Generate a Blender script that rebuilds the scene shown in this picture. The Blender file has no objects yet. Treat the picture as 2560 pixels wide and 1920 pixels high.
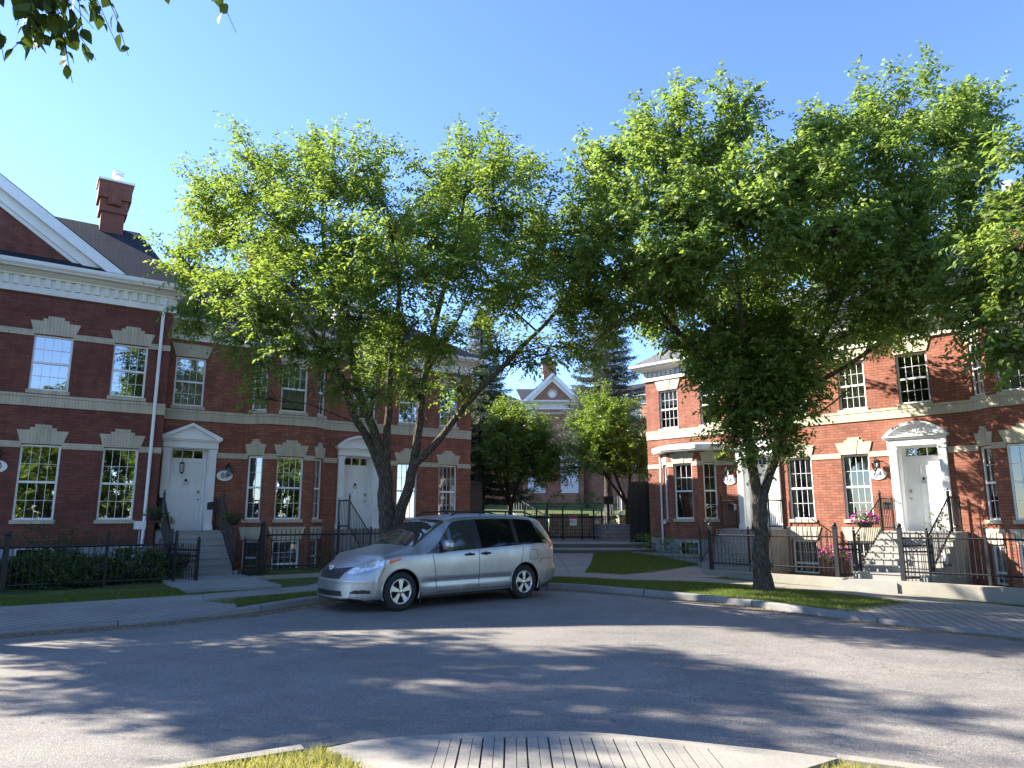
import bpy, math, random
import numpy as np
from mathutils import Vector, Matrix
S = bpy.context.scene
COL = S.collection
R = math.radians
rnd = random.Random(7)

# ------------------------------------------------------------------ materials
def newmat(name):
    m = bpy.data.materials.new(name); m.use_nodes = True
    nt = m.node_tree; nt.nodes.clear()
    o = nt.nodes.new('ShaderNodeOutputMaterial')
    b = nt.nodes.new('ShaderNodeBsdfPrincipled')
    nt.links.new(b.outputs[0], o.inputs[0])
    return m, nt, b, o
def nd(nt, t, **kw):
    n = nt.nodes.new(t)
    for k, v in kw.items():
        if isinstance(k, str) and hasattr(n, k): setattr(n, k, v)
        else: n.inputs[k].default_value = v
    return n
def c4(c): return (c[0], c[1], c[2], 1)
def coords(nt, kind='Object', scale=(1, 1, 1)):
    t = nt.nodes.new('ShaderNodeTexCoord'); mp = nt.nodes.new('ShaderNodeMapping')
    mp.inputs['Scale'].default_value = scale
    nt.links.new(t.outputs[kind], mp.inputs[0]); return mp.outputs[0]
def ramp(nt, fac, stops):
    r = nt.nodes.new('ShaderNodeValToRGB'); e = r.color_ramp.elements
    e[0].position, e[0].color = stops[0][0], c4(stops[0][1])
    e[1].position, e[1].color = stops[1][0], c4(stops[1][1])
    for p, c in stops[2:]:
        x = e.new(p); x.color = c4(c)
    nt.links.new(fac, r.inputs[0]); return r.outputs[0]
def noise(nt, vec, scale, detail=4, rough=.55):
    n = nt.nodes.new('ShaderNodeTexNoise'); n.inputs['Scale'].default_value = scale
    n.inputs['Detail'].default_value = detail; n.inputs['Roughness'].default_value = rough
    nt.links.new(vec, n.inputs['Vector']); return n.outputs['Fac']
def bump(nt, b, h, strength, dist=.01):
    n = nt.nodes.new('ShaderNodeBump'); n.inputs['Strength'].default_value = strength
    n.inputs['Distance'].default_value = dist
    nt.links.new(h, n.inputs['Height']); nt.links.new(n.outputs[0], b.inputs['Normal'])
def mixc(nt, fac, a, b, mode='MIX'):
    n = nt.nodes.new('ShaderNodeMix'); n.data_type = 'RGBA'; n.blend_type = mode
    for sock, v in ((n.inputs[0], fac), (n.inputs[6], a), (n.inputs[7], b)):
        if hasattr(v, 'is_linked'): nt.links.new(v, sock)
        elif isinstance(v, (int, float)): sock.default_value = v
        else: sock.default_value = c4(v)
    return n.outputs[2]

def plain(name, col, rough=.6, var=.12, scale=3., metal=0., spec=.5, bmp=0., bscale=40., coat=0.):
    m, nt, b, o = newmat(name)
    v = coords(nt)
    f = noise(nt, v, scale, 5)
    lo = tuple(x * (1 - var) for x in col); hi = tuple(min(1, x * (1 + var)) for x in col)
    nt.links.new(ramp(nt, f, [(.3, lo), (.7, hi)]), b.inputs['Base Color'])
    b.inputs['Roughness'].default_value = rough; b.inputs['Metallic'].default_value = metal
    b.inputs['Specular IOR Level'].default_value = spec; b.inputs['Coat Weight'].default_value = coat
    if bmp: bump(nt, b, noise(nt, v, bscale, 4), bmp, .01)
    return m

def brickmat(name, c1, c2, mort, w=.245, h=.081, ms=.005, off=.5, rough=.85, grime=.32, bmp=.5):
    m, nt, b, o = newmat(name)
    uv = coords(nt, 'UV')
    t = nt.nodes.new('ShaderNodeTexBrick')
    t.offset = off
    for k, v in (('Scale', 1.), ('Brick Width', w), ('Row Height', h), ('Mortar Size', ms), ('Mortar Smooth', .2), ('Bias', 0.)):
        t.inputs[k].default_value = v
    t.inputs['Color1'].default_value = c4(c1); t.inputs['Color2'].default_value = c4(c2); t.inputs['Mortar'].default_value = c4(mort)
    nt.links.new(uv, t.inputs[0])
    f = noise(nt, uv, 1.3, 6, .65)
    g = ramp(nt, f, [(.25, (1 - grime,) * 3), (.75, (1 + grime * .5,) * 3)])
    c = mixc(nt, 1., t.outputs[0], g, 'MULTIPLY')
    st_ = nt.nodes.new('ShaderNodeMapping'); st_.inputs['Scale'].default_value = (4.5, .5, 1); nt.links.new(uv, st_.inputs[0])
    c = mixc(nt, 1., c, ramp(nt, noise(nt, st_.outputs[0], 1.2, 5, .6), [(.3, (.84,) * 3), (.6, (1.04,) * 3)]), 'MULTIPLY')
    f2 = noise(nt, uv, 34., 3)
    c = mixc(nt, 1., c, ramp(nt, f2, [(.3, (.86,) * 3), (.7, (1.1,) * 3)]), 'MULTIPLY')
    nt.links.new(c, b.inputs['Base Color']); b.inputs['Roughness'].default_value = rough
    b.inputs['Specular IOR Level'].default_value = .25
    inv = nt.nodes.new('ShaderNodeMath'); inv.operation = 'SUBTRACT'; inv.inputs[0].default_value = 1
    nt.links.new(t.outputs[1], inv.inputs[1])
    bump(nt, b, inv.outputs[0], bmp, .008)
    return m

M = {}
M['brick'] = brickmat('red brick', (.36, .135, .088), (.25, .090, .06), (.15, .085, .06), ms=.009)
M['brick_dark'] = brickmat('maroon brick', (.22, .078, .056), (.155, .056, .044), (.10, .06, .05), ms=.008)
M['brick_court'] = brickmat('orange brick', (.42, .21, .13), (.36, .17, .11), (.35, .24, .18))
M['cream'] = brickmat('cream brick', (.55, .49, .37), (.49, .44, .33), (.30, .27, .21), w=.2, h=.07, ms=.004, grime=.15, bmp=.3)
M['soldier'] = brickmat('cream soldier brick', (.55, .49, .37), (.49, .44, .33), (.32, .29, .22), w=.078, h=.8, ms=.0045, off=0., grime=.15, bmp=.3)
M['stucco'] = plain('brown chimney stucco', (.17, .062, .045), .9, .15, 3, bmp=.3, bscale=60)
M['shingle'] = brickmat('charcoal shingles', (.022, .026, .034), (.036, .040, .05), (.008, .008, .01), w=.24, h=.14, ms=.012, off=.43, grime=.3, bmp=.9)
M['shingle_grey'] = brickmat('grey shingles', (.10, .105, .115), (.14, .14, .145), (.05, .05, .052), w=.24, h=.14, ms=.01, off=.43, grime=.2, bmp=.8)
M['white'] = plain('white paint', (.78, .78, .77), .45, .05, 2.5)
M['trim'] = plain('ivory trim paint', (.74, .725, .67), .5, .06, 2)
M['vinyl'] = plain('white vinyl', (.80, .80, .79), .4, .04, 5)
M['fdn'] = plain('grey foundation parging', (.30, .31, .33), .9, .14, 2, bmp=.2)
M['iron'] = plain('black iron', (.012, .012, .014), .42, .2, 8)
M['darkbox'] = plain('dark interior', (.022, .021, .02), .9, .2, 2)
M['blind'] = plain('pale blind', (.50, .51, .47), .7, .06, 4)
M['curtain'] = plain('sheer curtain', (.62, .60, .55), .8, .06, 4)
M['board'] = plain('brown board fence', (.045, .03, .022), .8, .3, 4)
M['rubber'] = plain('tyre rubber', (.018, .018, .019), .8, .2, 20)
M['plastic'] = plain('black plastic', (.012, .012, .013), .5, .1, 10)
M['alloy'] = plain('alloy wheel', (.62, .62, .61), .3, .05, 8, metal=.85)
M['chrome'] = plain('chrome', (.8, .8, .8), .12, .03, 8, metal=1.)
M['brass'] = plain('dull metal', (.35, .30, .2), .35, .1, 8, metal=.8)
M['ink'] = plain('black lettering', (.02, .02, .025), .5, .05, 5)
M['red'] = plain('red sign paint', (.45, .03, .03), .5, .1, 5)
M['terracotta'] = plain('dark pot', (.03, .025, .022), .7, .2, 6)
M['petal'] = plain('magenta petals', (.55, .05, .32), .6, .35, 9)
M['petal_y'] = plain('yellow petals', (.75, .55, .12), .6, .3, 9)
M['petal_p'] = plain('pale pink petals', (.75, .35, .5), .6, .3, 9)
M['soil'] = plain('soil', (.05, .035, .025), .95, .3, 8, bmp=.4)
M['stone'] = brickmat('tan block', (.50, .42, .30), (.42, .35, .25), (.18, .15, .11), w=.42, h=.18, ms=.012, grime=.3, bmp=.7)
M['block'] = brickmat('grey garden block', (.30, .28, .26), (.25, .235, .22), (.09, .085, .08), w=.4, h=.16, ms=.01, grime=.3, bmp=.7)

def concrete(name, col, joints=None, dark=.35, jm=.012):
    m, nt, b, o = newmat(name)
    v = coords(nt)
    f = noise(nt, v, .9, 8, .62); f2 = noise(nt, v, 55, 3)
    c = ramp(nt, f, [(.28, tuple(x * .74 for x in col)), (.72, tuple(x * 1.12 for x in col))])
    c = mixc(nt, 1., c, ramp(nt, f2, [(.3, (.86,) * 3), (.7, (1.1,) * 3)]), 'MULTIPLY')
    h = f2
    if joints:
        uv = coords(nt, 'UV')
        t = nt.nodes.new('ShaderNodeTexBrick'); t.offset = 0.
        for k, x in (('Scale', 1.), ('Brick Width', joints[0]), ('Row Height', joints[1]), ('Mortar Size', jm), ('Mortar Smooth', .3)):
            t.inputs[k].default_value = x
        nt.links.new(uv, t.inputs[0])
        dk = nt.nodes.new('ShaderNodeMath'); dk.operation = 'MULTIPLY'; dk.inputs[1].default_value = 1 - dark
        nt.links.new(t.outputs[1], dk.inputs[0])
        c = mixc(nt, dk.outputs[0], c, tuple(x * .25 for x in col))
    nt.links.new(c, b.inputs['Base Color']); b.inputs['Roughness'].default_value = .88
    b.inputs['Specular IOR Level'].default_value = .3
    bump(nt, b, f2, .25, .006)
    return m
CC = (.285, .262, .222)
M['concrete'] = concrete('concrete', CC)
M['walk'] = concrete('sidewalk concrete', CC, (1.6, 1.6))
M['groove'] = concrete('grooved ramp concrete', CC, (30., .19), .2, .018)
M['kerb'] = concrete('kerb concrete', (.22, .215, .205), (2.4, 50.), .2, .02)
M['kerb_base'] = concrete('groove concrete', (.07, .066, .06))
M['step'] = concrete('step concrete', (.29, .28, .26))

M['darkened'] = concrete('stained riser concrete', (.13, .125, .11))  # riser colour set darker than the treads so the step edges show
def asphalt():
    m, nt, b, o = newmat('worn asphalt')
    v = coords(nt)
    big = noise(nt, v, .35, 6, .6); fine = noise(nt, v, 85, 2, .7); mid = noise(nt, v, 22, 3, .7)
    c = ramp(nt, big, [(.3, (.157, .145, .132)), (.7, (.245, .226, .202))])
    c = mixc(nt, 1., c, ramp(nt, mid, [(.3, (.78,) * 3), (.68, (1.18,) * 3)]), 'MULTIPLY')
    c = mixc(nt, 1., c, ramp(nt, fine, [(.32, (.45,) * 3), (.5, (1.,) * 3), (.68, (1.75, 1.68, 1.58))]), 'MULTIPLY')
    c = mixc(nt, 1., c, ramp(nt, noise(nt, v, 1.7, 5, .7), [(.3, (.82,) * 3), (.55, (1.0,) * 3), (.75, (1.1,) * 3)]), 'MULTIPLY')
    vo = nt.nodes.new('ShaderNodeTexVoronoi'); vo.feature = 'DISTANCE_TO_EDGE'; vo.inputs['Scale'].default_value = .42
    wv = nt.nodes.new('ShaderNodeVectorMath'); wv.operation = 'ADD'
    nz = nt.nodes.new('ShaderNodeTexNoise'); nz.inputs['Scale'].default_value = 1.6; nz.inputs['Detail'].default_value = 6
    nt.links.new(v, nz.inputs['Vector'])
    nt.links.new(v, wv.inputs[0]); nt.links.new(nz.outputs['Color'], wv.inputs[1]); nt.links.new(wv.outputs[0], vo.inputs['Vector'])
    cr = ramp(nt, vo.outputs['Distance'], [(.0, (.5,) * 3), (.006, (1,) * 3)])
    gate = ramp(nt, noise(nt, v, .25, 2), [(.5, (0,) * 3), (.57, (1,) * 3)])
    c = mixc(nt, gate, c, mixc(nt, 1., c, cr, 'MULTIPLY'))
    nt.links.new(c, b.inputs['Base Color']); b.inputs['Roughness'].default_value = .82
    b.inputs['Specular IOR Level'].default_value = .35
    ad = nt.nodes.new('ShaderNodeMath'); ad.operation = 'ADD'; nt.links.new(fine, ad.inputs[0]); nt.links.new(mid, ad.inputs[1])
    bump(nt, b, ad.outputs[0], .55, .012)
    return m
M['asphalt'] = asphalt()

def grassmat(name, lo, hi, dry):
    m, nt, b, o = newmat(name)
    v = coords(nt)
    f = noise(nt, v, 14, 5, .7); g = noise(nt, v, .8, 4)
    c = ramp(nt, f, [(.3, lo), (.7, hi)])
    c = mixc(nt, ramp(nt, g, [(.45, (0,) * 3), (.7, (.75,) * 3)]), c, dry)
    nt.links.new(c, b.inputs['Base Color']); b.inputs['Roughness'].default_value = .8
    c = mixc(nt, 1., c, ramp(nt, noise(nt, v, 3.5, 5, .7), [(.3, (.62,) * 3), (.7, (1.25, 1.2, 1.1))]), 'MULTIPLY'); nt.links.new(c, b.inputs['Base Color'])
    b.inputs['Specular IOR Level'].default_value = .2
    bump(nt, b, f, .8, .03)
    return m
M['lawn'] = grassmat('lawn', (.04, .07, .016), (.085, .125, .03), (.19, .165, .075))
M['lawn_dry'] = grassmat('dry lawn', (.12, .13, .035), (.22, .20, .07), (.26, .21, .10))

def leafmat(name, a, b_, trans, tmix=.38, rough=.42, spec=.45):
    m, nt, b, o = newmat(name)
    at = nt.nodes.new('ShaderNodeAttribute'); at.attribute_name = 'tint'
    c = ramp(nt, at.outputs['Fac'], [(0., a), (1., b_)])
    nt.links.new(c, b.inputs['Base Color']); b.inputs['Roughness'].default_value = rough
    b.inputs['Specular IOR Level'].default_value = spec
    t = nt.nodes.new('ShaderNodeBsdfTranslucent')
    ct = mixc(nt, .5, trans, mixc(nt, 1., c, (3.2, 3., 1.8), 'MULTIPLY'))
    nt.links.new(ct, t.inputs[0])
    mx = nt.nodes.new('ShaderNodeMixShader'); mx.inputs[0].default_value = tmix
    nt.links.new(b.outputs[0], mx.inputs[1]); nt.links.new(t.outputs[0], mx.inputs[2])
    nt.links.new(mx.outputs[0], o.inputs[0])
    return m
M['leaf'] = leafmat('street tree leaves', (.05, .10, .018), (.155, .205, .042), (.28, .40, .06), .42, .5, .3)
M['leaf_dark'] = leafmat('dark elm leaves', (.048, .098, .021), (.16, .21, .054), (.28, .40, .07), .44, .5, .3)
M['leaf_court'] = leafmat('court tree leaves', (.045, .095, .016), (.14, .195, .03), (.28, .38, .05))
M['leaf_near'] = leafmat('overhead leaves', (.03, .06, .012), (.06, .10, .02), (.10, .15, .02), .14, .6, .2)  # backlit silhouette put into the colour: darker, less translucent leaves
M['shrub'] = leafmat('shrub leaves', (.03, .065, .015), (.075, .12, .026), (.10, .16, .03), .25)
M['needle'] = leafmat('blue spruce needles', (.06, .085, .07), (.14, .165, .135), (.12, .15, .09), .15, .6, .3)
M['cone'] = leafmat('spruce cones', (.22, .13, .07), (.30, .19, .10), (.2, .12, .05), .1, .8, .2)
M['blade'] = leafmat('grass blades', (.03, .065, .01), (.17, .20, .05), (.2, .3, .04), .3, .6, .2)
M['blade_dry'] = leafmat('dry grass blades', (.16, .19, .05), (.38, .34, .13), (.35, .34, .1), .3, .6, .2)
M['flake'] = leafmat('fallen seed flakes', (.20, .13, .06), (.38, .28, .14), (.2, .14, .06), .1, .8, .2)

def bark(name, lo, hi):
    m, nt, b, o = newmat(name)
    v = coords(nt, 'Object', (9, 9, 1.5))
    f = noise(nt, v, 2.2, 6, .65)
    w = nt.nodes.new('ShaderNodeTexVoronoi'); w.inputs['Scale'].default_value = 2.6; w.feature = 'DISTANCE_TO_EDGE'
    nt.links.new(v, w.inputs['Vector'])
    c = ramp(nt, f, [(.3, lo), (.72, hi)])
    c = mixc(nt, 1., c, ramp(nt, w.outputs['Distance'], [(0., (.35,) * 3), (.28, (1.1,) * 3)]), 'MULTIPLY')
    nt.links.new(c, b.inputs['Base Color']); b.inputs['Roughness'].default_value = .92
    b.inputs['Specular IOR Level'].default_value = .2
    ad = nt.nodes.new('ShaderNodeMath'); ad.operation = 'ADD'; nt.links.new(f, ad.inputs[0]); nt.links.new(w.outputs['Distance'], ad.inputs[1])
    bump(nt, b, ad.outputs[0], 1., .06)
    return m
M['bark'] = bark('grey brown bark', (.085, .068, .052), (.20, .165, .13))
M['bark_dark'] = bark('dark bark', (.06, .05, .042), (.13, .11, .09))
M['bark_red'] = bark('red brown bark', (.09, .05, .03), (.16, .09, .06))

def glass(name, tint=(.72, .76, .74), fac=.34, gl=(.95, .97, 1.)):
    m, nt, b, o = newmat(name); nt.nodes.remove(b)
    t = nt.nodes.new('ShaderNodeBsdfTransparent'); t.inputs[0].default_value = c4(tint)
    g = nt.nodes.new('ShaderNodeBsdfGlossy'); g.inputs[0].default_value = c4(gl)
    v = coords(nt); n = noise(nt, v, 1.6, 2)
    g.inputs['Roughness'].default_value = .012
    bp = nt.nodes.new('ShaderNodeBump'); bp.inputs['Strength'].default_value = .06; bp.inputs['Distance'].default_value = .03
    nt.links.new(n, bp.inputs['Height']); nt.links.new(bp.outputs[0], g.inputs['Normal'])
    lw = nt.nodes.new('ShaderNodeLayerWeight'); lw.inputs[0].default_value = .35
    mr = nt.nodes.new('ShaderNodeMapRange'); mr.inputs[3].default_value = fac; mr.inputs[4].default_value = .95
    nt.links.new(lw.outputs['Fresnel'], mr.inputs[0])
    mx = nt.nodes.new('ShaderNodeMixShader'); nt.links.new(mr.outputs[0], mx.inputs[0])
    nt.links.new(t.outputs[0], mx.inputs[1]); nt.links.new(g.outputs[0], mx.inputs[2])
    nt.links.new(mx.outputs[0], o.inputs[0])
    return m
M['glass'] = glass('window glass', fac=.30)
M['glass_sun'] = glass('plain window glass', fac=.10)
M['carglass'] = glass('clear car glass', (.45, .5, .47), .14)

# ------------------------------------------------------------------ mesh helper
class MB:
    def __init__(s, xf=None):
        s.v = []; s.f = []; s.uv = []; s.sm = []; s.xf = xf
    def _add(s, pts):
        i = len(s.v)
        for p in pts:
            p = Vector(p)
            s.v.append(s.xf @ p if s.xf is not None else p)
        return i
    def face(s, pts, uv=None, smooth=False):
        i = s._add(pts)
        if uv is None:
            P = [Vector(p) for p in pts]
            n = Vector((0, 0, 0))
            for a in range(len(P)):
                p, q = P[a], P[(a + 1) % len(P)]
                n += Vector(((p.y - q.y) * (p.z + q.z), (p.z - q.z) * (p.x + q.x), (p.x - q.x) * (p.y + q.y)))
            if n.length: n.normalize()
            if abs(n.z) > .75: uv = [(p.x, p.y) for p in P]
            elif abs(n.x) > abs(n.y): uv = [(p.y, p.z) for p in P]
            else: uv = [(p.x, p.z) for p in P]
        s.f.append(tuple(range(i, i + len(pts)))); s.uv.append(uv); s.sm.append(smooth)
    def box(s, x0, x1, y0, y1, z0, z1):
        a, b, c, d = (x0, y0), (x1, y0), (x1, y1), (x0, y1)
        for p, q in ((a, b), (b, c), (c, d), (d, a)):
            s.face([(p[0], p[1], z0), (q[0], q[1], z0), (q[0], q[1], z1), (p[0], p[1], z1)])
        s.face([(*a, z1), (*b, z1), (*c, z1), (*d, z1)]); s.face([(*d, z0), (*c, z0), (*b, z0), (*a, z0)])
    def prism_y(s, poly, y0, y1):          # poly in (x,z), counter-clockwise seen from -y
        s.face([(x, y0, z) for x, z in poly])
        s.face([(x, y1, z) for x, z in reversed(poly)])
        n = len(poly)
        for i in range(n):
            (ax, az), (bx, bz) = poly[i], poly[(i + 1) % n]
            s.face([(bx, y0, bz), (ax, y0, az), (ax, y1, az), (bx, y1, bz)])
    def prism_z(s, poly, zt, zb):          # poly in (x,y) ccw; zt may be a function
        T = zt if callable(zt) else (lambda x, y: zt)
        B = zb if callable(zb) else (lambda x, y: zb)
        s.face([(x, y, T(x, y)) for x, y in poly])
        n = len(poly)
        for i in range(n):
            (ax, ay), (bx, by) = poly[i], poly[(i + 1) % n]
            s.face([(ax, ay, B(ax, ay)), (bx, by, B(bx, by)), (bx, by, T(bx, by)), (ax, ay, T(ax, ay))])
    def grid(s, rings, closed=True, smooth=True, uvs=None):   # list of rings of equal length
        n = len(rings[0]); i0 = s._add([p for r in rings for p in r])
        for a in range(len(rings) - 1):
            for b in range(n if closed else n - 1):
                c = (b + 1) % n
                s.f.append((i0 + a * n + b, i0 + a * n + c, i0 + (a + 1) * n + c, i0 + (a + 1) * n + b))
                s.uv.append([(b * .1, a * .1), (b * .1 + .1, a * .1), (b * .1 + .1, a * .1 + .1), (b * .1, a * .1 + .1)])
                s.sm.append(smooth)
    def tube(s, pts, rad, n=6, caps=True, smooth=True):
        P = [Vector(p) for p in pts]
        if not hasattr(rad, '__len__'): rad = [rad] * len(P)
        rings = []; up = Vector((0, 0, 1)); prev = None
        for i, p in enumerate(P):
            d = (P[min(i + 1, len(P) - 1)] - P[max(i - 1, 0)])
            if d.length < 1e-9: d = Vector((0, 0, 1))
            d.normalize()
            if prev is None:
                a = d.cross(up if abs(d.z) < .95 else Vector((1, 0, 0))).normalized()
            else:
                a = (prev - d * prev.dot(d))
                a = a.normalized() if a.length > 1e-6 else d.cross(Vector((1, 0, 0))).normalized()
            prev = a; b = d.cross(a)
            rings.append([p + (a * math.cos(t) + b * math.sin(t)) * rad[i] for t in [2 * math.pi * k / n for k in range(n)]])
        s.grid(rings, True, smooth)
        if caps:
            s.face(list(reversed(rings[0]))); s.face(rings[-1])
    def bar(s, p, q, w):                     # square bar
        s.tube([p, q], w * .7071, 4, True, False)
    def lathe(s, prof, c=(0, 0, 0), n=16, axis='z', smooth=True):
        rings = []
        for r, z in prof:
            ring = []
            for k in range(n):
                t = 2 * math.pi * k / n; x, y = r * math.cos(t), r * math.sin(t)
                q = (x, y, z) if axis == 'z' else ((x, z, y) if axis == 'y' else (z, x, y))
                ring.append((q[0] + c[0], q[1] + c[1], q[2] + c[2]))
            rings.append(ring)
        s.grid(rings, True, smooth)
    def ball(s, c, r, n=10, sz=1.):
        s.lathe([(max(1e-4, r * math.sin(math.pi * k / n)), -r * sz * math.cos(math.pi * k / n)) for k in range(n + 1)], c, n)
    def build(s, name, mat, parent=None, off=None, world=False):
        me = bpy.data.meshes.new(name)
        o = off if off is not None else (OFF.get(root_of(parent)) if parent is not None else None)
        if o is not None: V = [(p.x - o[0], p.y - o[1], p.z - o[2]) for p in s.v]
        else: V = [tuple(p) for p in s.v]
        me.from_pydata(V, [], s.f)
        ul = me.uv_layers.new(name='UVMap')
        fl = [c for u in s.uv for q in u for c in q]
        ul.data.foreach_set('uv', fl)
        me.polygons.foreach_set('use_smooth', s.sm)
        me.materials.append(M[mat] if isinstance(mat, str) else mat)
        me.update()
        ob = bpy.data.objects.new(name, me); COL.objects.link(ob)
        if parent is not None: ob.parent = parent
        return ob
OFF = {}
def root_of(o):
    while o.parent is not None: o = o.parent
    return o.name
def tag(o, label=None, cat=None, group=None, kind=None):
    if label: o['label'] = label
    if cat: o['category'] = cat
    if group: o['group'] = group
    if kind: o['kind'] = kind
    return o
def thing(name, label, cat, loc=(0, 0, 0), rz=0., group=None, off=None):
    o = bpy.data.objects.new(name, None); COL.objects.link(o); o.empty_display_size = .3
    o.location = loc; o.rotation_euler = (0, 0, rz)
    tag(o, label, cat, group)
    if off is not None: OFF[o.name] = off
    return o
def text_mesh(txt, size, name, mat, parent, loc, rot=(math.pi / 2, 0, 0), extr=.004):
    cu = bpy.data.curves.new(name, 'FONT'); cu.body = txt; cu.size = size; cu.align_x = 'CENTER'; cu.align_y = 'CENTER'; cu.extrude = extr
    to = bpy.data.objects.new(name + '_tmp', cu); COL.objects.link(to)
    dg = bpy.context.evaluated_depsgraph_get()
    me = bpy.data.meshes.new_from_object(to.evaluated_get(dg))
    bpy.data.objects.remove(to)
    o = OFF.get(root_of(parent), (0, 0, 0))
    me.transform(Matrix.Translation(Vector(loc) - Vector(o)) @ Matrix.Rotation(rot[2], 4, 'Z') @ Matrix.Rotation(rot[0], 4, 'X'))
    me.materials.clear(); me.materials.append(M[mat])
    ob = bpy.data.objects.new(name, me); COL.objects.link(ob); ob.parent = parent
    return ob
def sm(a, b, x):
    t = max(0., min(1., (x - a) / (b - a))); return t * t * (3 - 2 * t)
def T(x, y):                                # terrain: falls away to the right, rises into the court
    tilt = -.03 * max(0., x - 2.) * (1 - sm(22, 27, y))
    rise = .24 * sm(19.3, 26.2, y) * sm(-3.5, -1.5, x) * (1 - sm(4.6, 7., x))
    return tilt + rise
# ------------------------------------------------------------------ foliage
def norm(a): return a / np.maximum(np.linalg.norm(a, axis=-1, keepdims=True), 1e-9)
def quads_mesh(name, V, tint, mat, parent, nv=4, kind=None):
    n = len(V) // nv
    me = bpy.data.meshes.new(name)
    me.vertices.add(len(V)); me.vertices.foreach_set('co', V.astype(np.float32).ravel())
    me.loops.add(n * nv); me.loops.foreach_set('vertex_index', np.arange(n * nv, dtype=np.int32))
    me.polygons.add(n); me.polygons.foreach_set('loop_start', np.arange(0, n * nv, nv, dtype=np.int32))
    me.update(calc_edges=True)
    at = me.attributes.new('tint', 'FLOAT', 'FACE'); at.data.foreach_set('value', tint.astype(np.float32))
    me.materials.append(M[mat])
    ob = bpy.data.objects.new(name, me); COL.objects.link(ob)
    if parent is not None: ob.parent = parent
    if kind: ob['kind'] = kind
    return ob
def leaf_quads(P, D, k, twig, ll, lw, droop, rng, up=.8, jit=.5, shape=False):
    """k leaves along each twig starting at P in direction D -> (n*k*4, 3) vertices, tints"""
    n = len(P)
    Dn = norm(D)
    side = norm(np.cross(Dn, np.array([0, 0, 1.]) + rng.normal(0, .25, (n, 3))))
    t = (np.arange(k) + .6) / k
    base = P[:, None, :] + Dn[:, None, :] * (t[None, :, None] * twig * rng.uniform(.75, 1.25, (n, 1, 1)))
    base[:, :, 2] -= (t ** 2)[None, :] * twig * droop * .5
    sg = np.where(np.arange(k) % 2 == 0, 1., -1.)
    ld = Dn[:, None, :] * .55 + side[:, None, :] * sg[None, :, None] * .85 + rng.normal(0, jit * .6, (n, k, 3))
    ld[:, :, 2] -= droop
    ld = norm(ld)
    nr = np.array([0, 0, up]) + rng.normal(0, jit, (n, k, 3))
    nr = norm(nr - ld * np.sum(nr * ld, -1, keepdims=True))
    w = np.cross(ld, nr)
    L = ll * rng.uniform(.65, 1.25, (n, k, 1)); W = lw * rng.uniform(.75, 1.2, (n, k, 1)) * .5
    a = base; mid = base + ld * L * .45
    b = mid + w * W + nr * W * .35; c = base + ld * L - nr * L * .08; d = mid - w * W + nr * W * .35
    if shape:      # pointed oval outline, ten vertices, folded along the midrib
        out = [(0, 0), (.14, .55), (.34, .98), (.56, .92), (.78, .5), (1, 0), (.78, -.5), (.56, -.92), (.34, -.98), (.14, -.55)]
        V = np.stack([base + ld * L * u + w * W * v_ + nr * W * (.3 * abs(v_) - .35 * u * u) for u, v_ in out], 2).reshape(-1, 3)
    else: V = np.stack([a, b, c, d], 2).reshape(-1, 3)
    tint = np.clip(rng.normal(.5, .22, (n, 1)) + rng.normal(0, .14, (n, k)), 0, 1).ravel()
    return V, tint
def rand_dirs(n, rng): return norm(rng.normal(0, 1, (n, 3)))

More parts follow.
